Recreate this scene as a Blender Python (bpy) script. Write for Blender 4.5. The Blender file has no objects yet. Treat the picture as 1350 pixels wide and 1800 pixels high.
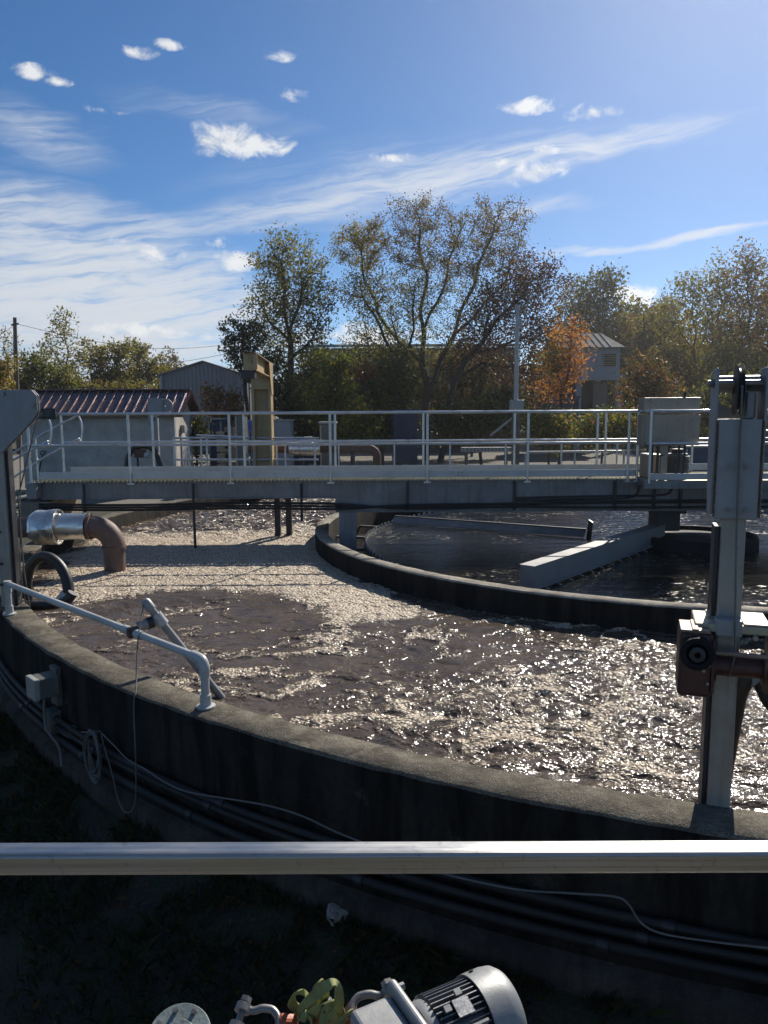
import bpy, bmesh, math, random
import numpy as np
from mathutils import Vector, Matrix, Euler
random.seed(7)
R = math.radians
sc = bpy.context.scene

# ---------------------------------------------------------------- camera
F_PX, PITCH, ROLL, EYE = 1352.0, math.atan(176 / 1352.0), R(0.30), 3.1
cam_d = bpy.data.cameras.new('camera')
cam = bpy.data.objects.new('camera', cam_d)
sc.collection.objects.link(cam)
sc.camera = cam
cam_d.sensor_fit = 'VERTICAL'
cam_d.sensor_height = 36.0
cam_d.lens = 36.0 * F_PX / 1800.0
cam_d.clip_start, cam_d.clip_end = 0.05, 6000.0
cam.matrix_world = Matrix.Translation((0, 0, EYE)) @ Matrix.Rotation(math.pi / 2 - PITCH, 4, 'X') @ Matrix.Rotation(-ROLL, 4, 'Z')

# ---------------------------------------------------------------- light
SUN_AZ, SUN_EL = R(27.0), R(35.0)          # azimuth measured from +Y towards +X
sun_d = bpy.data.lights.new('sun', 'SUN')
sun_d.energy, sun_d.angle, sun_d.color = 5.0, R(0.53), (1.0, 0.93, 0.82)
sun = bpy.data.objects.new('sun', sun_d)
sc.collection.objects.link(sun)
sdir = Vector((math.sin(SUN_AZ) * math.cos(SUN_EL), math.cos(SUN_AZ) * math.cos(SUN_EL), math.sin(SUN_EL)))
sun.rotation_euler = sdir.to_track_quat('Z', 'Y').to_euler()

sc.view_settings.view_transform = 'Standard'
sc.view_settings.look = 'None'
sc.view_settings.gamma = 1.0
sc.view_settings.exposure = 0.35
sc.view_settings.use_curve_mapping = False
sc.cycles.max_bounces = 6
sc.cycles.adaptive_threshold = 0.02
sc.cycles.transparent_max_bounces = 8
sc.cycles.caustics_reflective = False
sc.cycles.caustics_refractive = False


def ray(px, py):
    u, v = px - 675.0, -(py - 900.0)
    c, s = math.cos(ROLL), math.sin(ROLL)
    u, v = (u * c + v * s) / F_PX, (-u * s + v * c) / F_PX
    return Vector((u, math.cos(PITCH) + v * math.sin(PITCH), -math.sin(PITCH) + v * math.cos(PITCH)))


def at(px, py, Y=None, Z=None):
    d = ray(px, py)
    t = Y / d.y if Y is not None else (Z - EYE) / d.z
    return Vector((0, 0, EYE)) + d * t


# ---------------------------------------------------------------- world
world = bpy.data.worlds.new('World')
sc.world = world
world.use_nodes = True
wt = world.node_tree
wt.nodes.clear()


class NT:
    """tiny node helper"""
    def __init__(s, tree):
        s.t = tree

    def n(s, kind, **kw):
        nd = s.t.nodes.new('ShaderNode' + kind)
        for k, v in kw.items():
            setattr(nd, k, v)
        return nd

    def l(s, a, b):
        s.t.links.new(a, b)

    def put(s, sock, v):
        if hasattr(v, 'is_linked') or isinstance(v, bpy.types.NodeSocket):
            s.l(v, sock)
        elif v is not None:
            sock.default_value = v

    def math(s, op, a, b=None, c=None, clamp=False):
        nd = s.n('Math', operation=op, use_clamp=clamp)
        for i, v in enumerate((a, b, c)):
            if v is not None:
                s.put(nd.inputs[i], v)
        return nd.outputs[0]

    def ss(s, v, lo, hi, a=0.0, b=1.0):
        nd = s.n('MapRange', interpolation_type='SMOOTHSTEP')
        s.put(nd.inputs[0], v)
        for i, q in enumerate((lo, hi, a, b)):
            s.put(nd.inputs[1 + i], q)
        return nd.outputs[0]

    def mix(s, f, a, b, mode='MIX'):
        nd = s.n('Mix', data_type='RGBA', blend_type=mode)
        s.put(nd.inputs[0], f)
        for i, v in ((6, a), (7, b)):
            if isinstance(v, tuple) and len(v) == 3:
                v = (*v, 1)
            s.put(nd.inputs[i], v)
        return nd.outputs[2]

    def noise(s, vec, scale, detail=4, rough=0.5, dist=0.0, out=0, dims='3D'):
        nd = s.n('TexNoise', noise_dimensions=dims)
        s.put(nd.inputs['Vector'], vec)
        nd.inputs['Scale'].default_value = scale
        nd.inputs['Detail'].default_value = detail
        nd.inputs['Roughness'].default_value = rough
        nd.inputs['Distortion'].default_value = dist
        return nd.outputs[out]

    def mapping(s, vec, loc=(0, 0, 0), rot=(0, 0, 0), scale=(1, 1, 1), kind='POINT'):
        nd = s.n('Mapping', vector_type=kind)
        s.put(nd.inputs[0], vec)
        nd.inputs[1].default_value = loc
        nd.inputs[2].default_value = rot
        nd.inputs[3].default_value = scale
        return nd.outputs[0]


W = NT(wt)
sky = W.n('TexSky', sky_type='NISHITA')
sky.sun_disc = False
sky.sun_elevation, sky.sun_rotation = SUN_EL, SUN_AZ
sky.altitude, sky.air_density, sky.dust_density, sky.ozone_density = 1200, 0.85, 0.35, 4.5
geo = W.n('TexCoord').outputs['Generated']
sep = W.n('SeparateXYZ')
W.l(geo, sep.inputs[0])
az = W.math('ARCTAN2', sep.outputs[0], sep.outputs[1])
el = W.math('ARCSINE', sep.outputs[2])
ae = W.n('CombineXYZ')
W.l(az, ae.inputs[0])
W.l(el, ae.inputs[1])
AE = ae.outputs[0]
# fine fluff for the cumulus, long fibres for the cirrus


def vm(op, *ins):
    nd = W.n('VectorMath', operation=op)
    for i_, v_ in enumerate(ins):
        W.put(nd.inputs[i_], v_)
    return nd.outputs[0]


def azel(px, py):
    d = ray(px, py).normalized()
    return math.atan2(d.x, d.y), math.asin(d.z)


def rotated(vec, deg):
    c_, s_ = math.cos(R(deg)), math.sin(R(deg))
    q_ = W.n('CombineXYZ')
    for i_, w_ in enumerate(((c_, s_, 0), (-s_, c_, 0))):
        nd = W.n('VectorMath', operation='DOT_PRODUCT')
        W.l(vec, nd.inputs[0])
        nd.inputs[1].default_value = w_
        W.l(nd.outputs['Value'], q_.inputs[i_])
    return q_.outputs[0]


def blob(vec, px, py, rx, ry, deg=0):
    a, e = azel(px, py)
    a2, _ = azel(px + rx, py)
    _, e2 = azel(px, py - ry)
    sx, sy = 1 / abs(a2 - a), 1 / abs(e2 - e)
    c_, s_ = math.cos(R(deg)), math.sin(R(deg))
    a, e = a * c_ + e * s_, -a * s_ + e * c_
    g = W.n('TexGradient', gradient_type='SPHERICAL')
    W.l(vm('MULTIPLY_ADD', vec, (sx, sy, 0), (-a * sx, -e * sy, 0)), g.inputs[0])
    return g.outputs[1]


fl = W.noise(W.mapping(AE, scale=(1, 1.3, 1)), 24, 6, 0.62, 0.3, dims='2D')
flc = W.math('SUBTRACT', fl, 0.5)
cumulus = [(402, 246, 108, 50), (450, 254, 78, 40), (372, 250, 66, 38), (498, 248, 36, 18, 0.7), (62, 127, 56, 22), (96, 142, 44, 16), (232, 89, 66, 24, 0.8), (296, 78, 50, 16, 0.7), (926, 186, 84, 24), (1050, 197, 78, 26), (938, 304, 90, 38), (885, 284, 42, 22, 0.8),
           (955, 264, 40, 20, 0.8), (690, 276, 58, 16, 0.8), (420, 456, 72, 30, 0.9), (388, 428, 44, 20, 0.6), (266, 444, 84, 30, 0.8), (215, 422, 66, 20, 0.6), (250, 582, 180, 22, 0.8), (350, 588, 90, 16, 0.8), (1115, 524, 130, 32), (175, 192, 80, 14, 0.55), (486, 98, 52, 20, 0.55), (505, 164, 60, 26, 0.5), (660, 596, 240, 40)]
cd = None
for b in cumulus:
    g = blob(AE, *b[:4])
    if len(b) > 4:
        g = W.math('MULTIPLY', g, b[4])
    cd = g if cd is None else W.math('MAXIMUM', cd, g)
dens_c = W.ss(W.math('ADD', cd, W.math('MULTIPLY', W.math('MULTIPLY', flc, 1.9), W.ss(cd, 0.0, 0.3))), 0.27, 0.92)

wn = W.noise(W.mapping(AE, scale=(5, 14, 1)), 1.6, 3, 0.6, dims='2D')
AW = vm('ADD', AE, vm('MULTIPLY', W.math('SUBTRACT', wn, 0.5), (0.09, 0.035, 0)))
rots = {0: AW, 8: rotated(AW, 8), -8: rotated(AW, -8)}
cirrus = [(60, 400, 380, 105, -8, 1.6), (400, 384, 240, 36, 8, 1.1), (640, 350, 250, 50, 8, 1.0), (840, 296, 330, 60, 8, 1.3), (1090, 256, 270, 32, 8, 1.2), (600, 300, 330, 60, 8, 0.5), (110, 545, 470, 150, 0, 2.6), (250, 520, 330, 60, 0, 2.0), (60, 235, 170, 70, -8, 0.9),
          (1255, 404, 180, 13, 8, 1.7), (1040, 438, 120, 13, 0, 1.3), (380, 200, 200, 36, -8, 0.5), (930, 365, 160, 20, 0, 0.8), (150, 620, 480, 100, 0, 1.8)]
cs = None
for px_, py_, rx_, ry_, dg_, k in cirrus:
    g = W.math('MULTIPLY', blob(rots[dg_], px_, py_, rx_, ry_, dg_), k)
    cs = g if cs is None else W.math('ADD', cs, g)
fib = W.noise(vm('MULTIPLY', rots[8], (8, 85, 0)), 1.0, 6, 0.62, 0.25, dims='2D')
dens_s = W.math('MULTIPLY', W.ss(fib, 0.2, 0.8, 0.12, 1.15), cs)
dens_s = W.math('POWER', dens_s, 1.35)
dens_s = W.math('SUBTRACT', 1.0, W.math('POWER', 2.718, W.math('MULTIPLY', dens_s, -1.15)))
# the rest of the sky, outside the frame: the same thin streaks, thinly spread
far_m = W.ss(W.math('ABSOLUTE', az), 0.55, 0.95)
dens_o = W.math('MULTIPLY', W.math('MULTIPLY', W.ss(fib, 0.42, 0.8), 0.45), far_m)
dens_s = W.math('MAXIMUM', dens_s, dens_o)
dens_c = W.math('MULTIPLY', dens_c, 0.9)
hs = W.n('HueSaturation')
hs.inputs['Hue'].default_value = 0.499
hs.inputs['Saturation'].default_value = 1.2
hs.inputs['Value'].default_value = 1.15
W.l(sky.outputs[0], hs.inputs['Color'])
c1 = W.mix(dens_s, hs.outputs[0], (8.0, 8.5, 9.2))
shade_c = W.mix(W.ss(fl, 0.35, 0.6), (7.6, 8.0, 8.6), (10.5, 10.6, 10.6))
c2 = W.mix(dens_c, c1, shade_c)
bg = W.n('Background')
W.l(c2, bg.inputs[0])
bg.inputs[1].default_value = 0.066
world.cycles.sampling_method = 'MANUAL'
world.cycles.sample_map_resolution = 512
wo = W.n('OutputWorld')
W.l(bg.outputs[0], wo.inputs[0])


# ---------------------------------------------------------------- helpers
COL = sc.collection.objects
ORG = {}
MATS = {}


def set_tags(o, label=None, cat=None, group=None, kind=None):
    for k, v in (('label', label), ('category', cat), ('group', group), ('kind', kind)):
        if v:
            o[k] = v
    return o


def thing(name, label, cat, loc, group=None):
    o = bpy.data.objects.new(name, None)
    COL.link(o)
    o.empty_display_size = 0.1
    o.location = loc
    ORG[o.name] = Vector(loc)
    return set_tags(o, label, cat, group)


class MB:
    def __init__(s):
        s.v, s.f, s.sm = [], [], []

    def add(s, vs, fs, smooth=False):
        b = len(s.v)
        s.v += [tuple(v) for v in vs]
        s.f += [tuple(i + b for i in f) for f in fs]
        s.sm += [smooth] * len(fs)
        return s

    def box(s, c, d, rot=None):
        c = Vector(c)
        h = Vector(d) / 2
        vs = [Vector((x * h.x, y * h.y, z * h.z)) for x in (-1, 1) for y in (-1, 1) for z in (-1, 1)]
        if rot is not None:
            m = rot if isinstance(rot, Matrix) else Euler(rot).to_matrix()
            vs = [m @ v for v in vs]
        return s.add([v + c for v in vs], [(0, 1, 3, 2), (4, 6, 7, 5), (0, 4, 5, 1), (2, 3, 7, 6), (0, 2, 6, 4), (1, 5, 7, 3)])

    def b2(s, lo, hi):
        lo, hi = Vector(lo), Vector(hi)
        return s.box((lo + hi) / 2, hi - lo)

    def bar(s, a, b, w, h, up=(0, 0, 1)):
        a, b = Vector(a), Vector(b)
        d = (b - a)
        L = d.length
        x = d.normalized()
        y = Vector(up).cross(x)
        if y.length < 1e-4:
            y = Vector((0, 1, 0)).cross(x)
        y.normalize()
        z = x.cross(y)
        m = Matrix((x, y, z)).transposed()
        return s.box((a + b) / 2, (L, w, h), m)

    def tube(s, pts, r, n=10, cap=True, closed=False, smooth=True):
        pts = [Vector(p) for p in pts]
        k = len(pts)
        rs = r if isinstance(r, (list, tuple)) else [r] * k
        ups = Vector((0, 0, 1))
        rings = []
        prev = None
        for i, p in enumerate(pts):
            if closed:
                d = pts[(i + 1) % k] - pts[i - 1]
            else:
                d = pts[min(i + 1, k - 1)] - pts[max(i - 1, 0)]
            d.normalize()
            if prev is None:
                a = d.cross(ups)
                if a.length < 1e-3:
                    a = d.cross(Vector((1, 0, 0)))
            else:
                a = prev - d * prev.dot(d)
            a.normalize()
            prev = a
            b = d.cross(a)
            rings.append([p + (a * math.cos(t) + b * math.sin(t)) * rs[i] for t in [2 * math.pi * j / n for j in range(n)]])
        vs = [v for r_ in rings for v in r_]
        fs = []
        for i in range(k if closed else k - 1):
            i2 = (i + 1) % k
            for j in range(n):
                j2 = (j + 1) % n
                fs.append((i * n + j, i * n + j2, i2 * n + j2, i2 * n + j))
        s.add(vs, fs, smooth)
        if cap and not closed:
            b = len(s.v) - len(vs)
            s.f += [tuple(b + j for j in reversed(range(n))), tuple(b + (k - 1) * n + j for j in range(n))]
            s.sm += [False, False]
        return s

    def cyl(s, a, b, r, n=16, r2=None):
        return s.tube([a, b], [r, r if r2 is None else r2], n)

    def lathe(s, prof, c, axis=(0, 0, 1), n=24, a0=0.0, a1=2 * math.pi, smooth=True, closed_prof=False):
        """prof: (radius, height) pairs"""
        c = Vector(c)
        az_ = Vector(axis).normalized()
        ax = az_.orthogonal().normalized() if abs(az_.z) < 0.999 else Vector((1, 0, 0))
        ay = az_.cross(ax)
        full = abs(a1 - a0 - 2 * math.pi) < 1e-6
        m = n if full else n + 1
        vs = []
        for i in range(m):
            t = a0 + (a1 - a0) * i / n
            e = ax * math.cos(t) + ay * math.sin(t)
            vs += [c + e * r_ + az_ * h for r_, h in prof]
        k = len(prof)
        fs = []
        for i in range(n):
            i2 = (i + 1) % m
            for j in range(k if closed_prof else k - 1):
                j2 = (j + 1) % k
                fs.append((i * k + j, i2 * k + j, i2 * k + j2, i * k + j2))
        return s.add(vs, fs, smooth)

    def prism(s, poly, vec):
        """flat polygon (3d points) pushed along vec"""
        vec = Vector(vec)
        p = [Vector(q) for q in poly]
        k = len(p)
        vs = p + [q + vec for q in p]
        fs = [tuple(reversed(range(k))), tuple(range(k, 2 * k))] + [(i, (i + 1) % k, k + (i + 1) % k, k + i) for i in range(k)]
        return s.add(vs, fs)

    def build(s, name, mat, parent=None, bevel=0.0, ang=40, seg=2):
        o_ = ORG.get(parent.name, Vector((0, 0, 0))) if parent is not None else Vector((0, 0, 0))
        me = bpy.data.meshes.new(name)
        me.from_pydata([(v[0] - o_.x, v[1] - o_.y, v[2] - o_.z) for v in s.v], [], s.f)
        bm = bmesh.new()
        bm.from_mesh(me)
        bmesh.ops.recalc_face_normals(bm, faces=bm.faces)
        bm.to_mesh(me)
        bm.free()
        me.polygons.foreach_set('use_smooth', s.sm)
        if any(s.sm):
            me.set_sharp_from_angle(angle=R(ang))
        me.materials.append(MATS[mat] if isinstance(mat, str) else mat)
        ob = bpy.data.objects.new(name, me)
        COL.link(ob)
        if parent is not None:
            ob.parent = parent
            ORG[ob.name] = o_
        else:
            ORG[ob.name] = Vector((0, 0, 0))
        if bevel:
            md = ob.modifiers.new('bevel', 'BEVEL')
            md.width, md.segments, md.limit_method, md.angle_limit = bevel, seg, 'ANGLE', R(40)
            md.harden_normals = False
        return ob


def arc(c, r, a0, a1, u, v, n=8):
    c, u, v = Vector(c), Vector(u), Vector(v)
    return [c + u * (r * math.cos(R(a0 + (a1 - a0) * i / n))) + v * (r * math.sin(R(a0 + (a1 - a0) * i / n))) for i in range(n + 1)]


def smooth_path(pts, n=6):
    """Catmull-Rom"""
    p = [Vector(q) for q in pts]
    p = [p[0] * 2 - p[1]] + p + [p[-1] * 2 - p[-2]]
    out = []
    for i in range(1, len(p) - 2):
        for j in range(n):
            t = j / n
            a, b, c, d = p[i - 1], p[i], p[i + 1], p[i + 2]
            out.append(0.5 * ((2 * b) + (c - a) * t + (2 * a - 5 * b + 4 * c - d) * t * t + (3 * b - a - 3 * c + d) * t ** 3))
    out.append(p[-2])
    return out


# numpy gradient noise
def _perm(seed):
    rng = np.random.default_rng(seed)
    return rng.permutation(256), rng.uniform(0, 2 * np.pi, 256)


def pnoise(x, y, seed=0):
    P, G = _perm(seed)
    xi, yi = np.floor(x).astype(int), np.floor(y).astype(int)
    xf, yf = x - xi, y - yi

    def g(ix, iy, dx, dy):
        a = G[P[(P[ix & 255] + iy) & 255]]
        return np.cos(a) * dx + np.sin(a) * dy
    u, v = xf ** 3 * (xf * (xf * 6 - 15) + 10), yf ** 3 * (yf * (yf * 6 - 15) + 10)
    n0 = g(xi, yi, xf, yf) * (1 - u) + g(xi + 1, yi, xf - 1, yf) * u
    n1 = g(xi, yi + 1, xf, yf - 1) * (1 - u) + g(xi + 1, yi + 1, xf - 1, yf - 1) * u
    return (n0 * (1 - v) + n1 * v) * 1.5


def fbm(x, y, seed=0, oct=4, gain=0.5):
    a, t, s = 1.0, 0.0, 0.0
    for i in range(oct):
        t = t + a * pnoise(x * 2 ** i + 17 * i, y * 2 ** i - 9 * i, seed + i)
        s += a
        a *= gain
    return t / s


# ---------------------------------------------------------------- materials
def new_mat(name):
    m = bpy.data.materials.new(name)
    m.use_nodes = True
    m.node_tree.nodes.clear()
    N = NT(m.node_tree)
    p = N.n('BsdfPrincipled')
    o = N.n('OutputMaterial')
    N.l(p.outputs[0], o.inputs[0])
    MATS[name] = m
    return m, N, p


def surf(name, col, rough=0.6, metal=0.0, var=0.25, scale=6.0, bump=0.15, bscale=60.0, dirt=None, dirt_amt=0.5, streak=False, spec=0.5, fine=0.15, coat=0.0):
    """painted / metal / plastic surface with uneven tone, grime and fine relief"""
    m, N, p = new_mat(name)
    co = N.n('TexCoord').outputs['Object']
    n1 = N.noise(co, scale, 5, 0.6)
    n2 = N.noise(co, scale * 9, 3, 0.6)
    d = tuple(c * (1 - var) for c in col)
    l_ = tuple(min(1, c * (1 + var * 0.6)) for c in col)
    c = N.mix(N.ss(n1, 0.3, 0.7), d, l_)
    c = N.mix(N.ss(n2, 0.35, 0.65, 0.0, fine), c, tuple(q * 0.55 for q in col))
    if dirt:
        vec = N.mapping(co, scale=(14, 14, 0.9)) if streak else co
        n3 = N.noise(vec, 1.0 if streak else scale * 0.6, 6, 0.65, 0.3)
        c = N.mix(N.ss(n3, 0.48, 0.72, 0.0, dirt_amt), c, dirt)
    N.put(p.inputs['Base Color'], c)
    N.put(p.inputs['Roughness'], N.ss(n1, 0.2, 0.8, max(0.05, rough - 0.12), min(1, rough + 0.12)))
    p.inputs['Metallic'].default_value = metal
    p.inputs['Specular IOR Level'].default_value = spec
    if coat:
        p.inputs['Coat Weight'].default_value = coat
    if bump:
        b = N.n('Bump')
        b.inputs['Strength'].default_value = bump
        b.inputs['Distance'].default_value = 0.01
        N.put(b.inputs['Height'], N.noise(co, bscale, 4, 0.6))
        N.l(b.outputs[0], p.inputs['Normal'])
    return m


def concrete(name, col, stain, stain_amt=0.7, speck=0.3, rough=0.9, bump=0.5, lichen=None):
    m, N, p = new_mat(name)
    co = N.n('TexCoord').outputs['Object']
    n1 = N.noise(co, 1.3, 6, 0.65)
    n2 = N.noise(co, 22, 4, 0.7)
    n4 = N.noise(co, 140, 2, 0.5)
    st = N.noise(N.mapping(co, scale=(5, 5, 0.7)), 1.0, 6, 0.7, 0.4)
    c = N.mix(N.ss(n1, 0.3, 0.7), tuple(q * 0.72 for q in col), tuple(q * 1.2 for q in col))
    c = N.mix(N.ss(n2, 0.35, 0.7, 0.0, 0.55), c, tuple(q * 0.5 for q in col))
    c = N.mix(N.ss(n4, 0.56, 0.7, 0.0, speck), c, tuple(min(1, q * 2.4) for q in col))
    c = N.mix(N.ss(n4, 0.44, 0.32, 0.0, speck), c, tuple(q * 0.35 for q in col))
    c = N.mix(N.ss(st, 0.4, 0.62, 0.0, stain_amt), c, stain)
    if lichen:
        c = N.mix(N.ss(N.noise(co, 2.6, 6, 0.75), 0.60, 0.70, 0, 0.65), c, lichen)
    N.put(p.inputs['Base Color'], c)
    p.inputs['Roughness'].default_value = rough
    p.inputs['Specular IOR Level'].default_value = 0.12
    h = N.math('ADD', N.math('MULTIPLY', n2, 1.0), N.math('MULTIPLY', n4, 0.6))
    b = N.n('Bump')
    b.inputs['Strength'].default_value = bump
    b.inputs['Distance'].default_value = 0.012
    N.put(b.inputs['Height'], h)
    N.l(b.outputs[0], p.inputs['Normal'])
    return m


def leafmat(name, cols, trans=0.45):
    m = bpy.data.materials.new(name)
    m.use_nodes = True
    m.node_tree.nodes.clear()
    N = NT(m.node_tree)
    g = N.n('NewGeometry')
    cr = N.n('ValToRGB')
    el_ = cr.color_ramp.elements
    while len(el_) < len(cols):
        el_.new(0.5)
    for i, c in enumerate(cols):
        el_[i].position = i / max(1, len(cols) - 1)
        el_[i].color = (*c, 1)
    N.l(g.outputs['Random Per Island'], cr.inputs[0])
    d = N.n('BsdfPrincipled')
    N.l(cr.outputs[0], d.inputs['Base Color'])
    d.inputs['Roughness'].default_value = 0.55
    d.inputs['Specular IOR Level'].default_value = 0.35
    t = N.n('BsdfTranslucent')
    br = N.mix(1.0, cr.outputs[0], (1.5, 1.5, 1.1), 'MULTIPLY')
    N.l(br, t.inputs[0])
    x = N.n('MixShader')
    x.inputs[0].default_value = trans
    N.l(d.outputs[0], x.inputs[1])
    N.l(t.outputs[0], x.inputs[2])
    o = N.n('OutputMaterial')
    N.l(x.outputs[0], o.inputs[0])
    MATS[name] = m
    return m


concrete('stained_shaded_concrete', (0.034, 0.028, 0.023), (0.006, 0.0055, 0.005), 0.9, 0.25, lichen=(0.075, 0.062, 0.05))  # algae stains, plus shade put into the colour of the wall faces
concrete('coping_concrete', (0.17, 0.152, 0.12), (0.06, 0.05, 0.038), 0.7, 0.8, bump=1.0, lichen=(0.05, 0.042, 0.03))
concrete('footing_concrete', (0.075, 0.066, 0.056), (0.022, 0.019, 0.016), 0.6, 0.3)
concrete('pale_concrete', (0.33, 0.30, 0.25), (0.12, 0.10, 0.08), 0.5, 0.3)
concrete('wall_render', (0.50, 0.465, 0.42), (0.38, 0.355, 0.32), 0.25, 0.1, bump=0.2)
surf('galvanised', (0.225, 0.225, 0.225), 0.5, 0.3, 0.3, 2.2, 0.1, 90, (0.11, 0.085, 0.065), 0.55, True)
surf('rail_alu', (0.62, 0.64, 0.66), 0.34, 0.75, 0.12, 4.0, 0.05, 120, (0.3, 0.29, 0.27), 0.25)
surf('toe_plate', (0.50, 0.51, 0.52), 0.45, 0.5, 0.15, 2.0, 0.05, 80, (0.25, 0.24, 0.22), 0.35)
surf('crane_grey', (0.30, 0.30, 0.305), 0.5, 0.15, 0.14, 3.5, 0.06, 120, (0.2, 0.17, 0.12), 0.45, True)
surf('crane_post', (0.33, 0.315, 0.285), 0.45, 0.3, 0.18, 3.0, 0.06, 120, (0.18, 0.15, 0.12), 0.5, True)
surf('dark_steel', (0.045, 0.045, 0.05), 0.5, 0.4, 0.3, 8, 0.2)
surf('black_rubber', (0.018, 0.018, 0.02), 0.45, 0.0, 0.3, 8, 0.1)
surf('black_conduit', (0.013, 0.013, 0.014), 0.7, 0.0, 0.3, 5, 0.1, dirt=(0.04, 0.035, 0.03), dirt_amt=0.4)
surf('rust', (0.13, 0.065, 0.04), 0.75, 0.1, 0.4, 12, 0.5, 90, (0.05, 0.035, 0.03), 0.6)
surf('brown_pipe', (0.16, 0.10, 0.08), 0.6, 0.05, 0.25, 5, 0.25, 70, (0.07, 0.05, 0.045), 0.5)
surf('jacket', (0.72, 0.70, 0.66), 0.3, 0.85, 0.12, 3, 0.2, 14, (0.4, 0.36, 0.3), 0.35)
surf('pvc', (0.44, 0.445, 0.43), 0.35, 0.0, 0.12, 5, 0.05, 60, (0.28, 0.25, 0.2), 0.45)
surf('pvc_grey', (0.27, 0.27, 0.265), 0.4, 0.0, 0.15, 5, 0.05, 60, (0.14, 0.12, 0.1), 0.4)
surf('white_plastic', (0.34, 0.34, 0.31), 0.4, 0.0, 0.12, 6, 0.05, 60, (0.3, 0.28, 0.22), 0.4)
surf('box_grey', (0.115, 0.118, 0.105), 0.5, 0.0, 0.12, 5, 0.08, 90, (0.2, 0.19, 0.16), 0.4)
surf('cable_grey', (0.13, 0.125, 0.115), 0.5, 0.0, 0.15, 10, 0.0)
surf('winch_red', (0.075, 0.026, 0.02), 0.45, 0.1, 0.35, 9, 0.2, 80, (0.03, 0.022, 0.02), 0.6)
surf('cream_plate', (0.40, 0.35, 0.24), 0.4, 0.1, 0.18, 6, 0.1)
surf('tan_plate', (0.26, 0.18, 0.13), 0.5, 0.1, 0.2, 6, 0.1)
surf('bolt_steel', (0.26, 0.25, 0.24), 0.42, 0.7, 0.2, 20, 0.1)
surf('wire_rope', (0.18, 0.17, 0.16), 0.5, 0.6, 0.3, 60, 0.3, 300)
surf('yellow_paint', (0.47, 0.34, 0.17), 0.55, 0.0, 0.15, 3, 0.1, 60, (0.26, 0.17, 0.07), 0.5, True)
surf('roof_maroon', (0.085, 0.033, 0.024), 0.3, 0.15, 0.2, 1.6, 0.05, 50, (0.05, 0.02, 0.02), 0.4, coat=0.6)
surf('seam_maroon', (0.15, 0.07, 0.055), 0.22, 0.5, 0.15, 2.5, 0.05, 50, coat=1.0)
surf('siding_grey', (0.20, 0.205, 0.22), 0.5, 0.1, 0.12, 2, 0.08, 40, (0.18, 0.18, 0.18), 0.4, True)
surf('siding_tan', (0.15, 0.135, 0.12), 0.6, 0.0, 0.15, 1.2, 0.1, 30, (0.18, 0.16, 0.14), 0.5, True)
surf('siding_white', (0.30, 0.315, 0.33), 0.55, 0.0, 0.1, 1.5, 0.05, 30, (0.36, 0.36, 0.34), 0.4, True)
surf('roof_green', (0.30, 0.36, 0.34), 0.5, 0.2, 0.12, 1.5, 0.05, 30)
surf('brick_red', (0.14, 0.055, 0.04), 0.85, 0.0, 0.3, 2, 0.3, 40)
surf('roof_matte', (0.15, 0.155, 0.155), 0.9, 0.0, 0.15, 1.5, 0.05, 30, spec=0.1)
surf('louver_tan', (0.48, 0.38, 0.20), 0.6, 0.0, 0.1, 4, 0.05)
surf('dark_void', (0.02, 0.02, 0.022), 0.8, 0.0, 0.2, 3, 0.0)
surf('blue_paint', (0.016, 0.045, 0.10), 0.5, 0.05, 0.25, 2, 0.1, 40, (0.06, 0.06, 0.06), 0.4)
surf('bright_blue', (0.02, 0.12, 0.52), 0.4, 0.0, 0.15, 4, 0.05)
surf('beige', (0.46, 0.38, 0.27), 0.6, 0.0, 0.2, 4, 0.1)
surf('wood_grey', (0.16, 0.13, 0.10), 0.85, 0.0, 0.3, 5, 0.4, 60, (0.08, 0.065, 0.05), 0.5, True)
surf('motor_grey', (0.28, 0.285, 0.285), 0.48, 0.35, 0.1, 9, 0.06, 160, (0.3, 0.3, 0.29), 0.4)
surf('motor_fin', (0.16, 0.165, 0.175), 0.4, 0.4, 0.2, 12, 0.1, 160)
surf('plate_alu', (0.42, 0.42, 0.42), 0.4, 0.7, 0.25, 120, 0.1, 260)
surf('flange_green', (0.26, 0.31, 0.29), 0.42, 0.15, 0.2, 14, 0.2, 120, (0.14, 0.13, 0.12), 0.5)
surf('sling_green', (0.29, 0.31, 0.12), 0.8, 0.0, 0.3, 14, 0.3, 500, (0.16, 0.17, 0.07), 0.6)
surf('orange_plastic', (0.36, 0.08, 0.03), 0.45, 0.0, 0.25, 14, 0.1, 200, (0.25, 0.07, 0.03), 0.4)
surf('black_paint', (0.014, 0.014, 0.016), 0.75, 0.0, 0.3, 6, 0.15, spec=0.2)
surf('hot_bracket', (0.33, 0.34, 0.35), 0.45, 0.4, 0.2, 6, 0.1)
surf('bark', (0.055, 0.045, 0.038), 0.9, 0.0, 0.35, 3, 0.6, 20)
surf('bark_pale', (0.10, 0.088, 0.072), 0.9, 0.0, 0.3, 3, 0.6, 20)
surf('grating', (0.30, 0.28, 0.18), 0.5, 0.4, 0.25, 12, 0.0)
surf('trough_paint', (0.24, 0.24, 0.235), 0.5, 0.1, 0.15, 2.5, 0.06, 90, (0.2, 0.17, 0.13), 0.5, True)
surf('panel_steel', (0.34, 0.295, 0.245), 0.42, 0.55, 0.18, 3, 0.08, 90, (0.2, 0.15, 0.1), 0.6, True)
surf('rock_mat', (0.34, 0.31, 0.27), 0.9, 0.0, 0.3, 14, 0.6, 60)
# ================================================================ SETTING
CX, CY = 5.25, 14.28
CZ, WZ, KZ = 1.0, 0.68, 0.66            # coping, aeration water, clarifier water
RO, ROI, RI, RII = 11.25, 10.95, 6.52, 6.30

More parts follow.
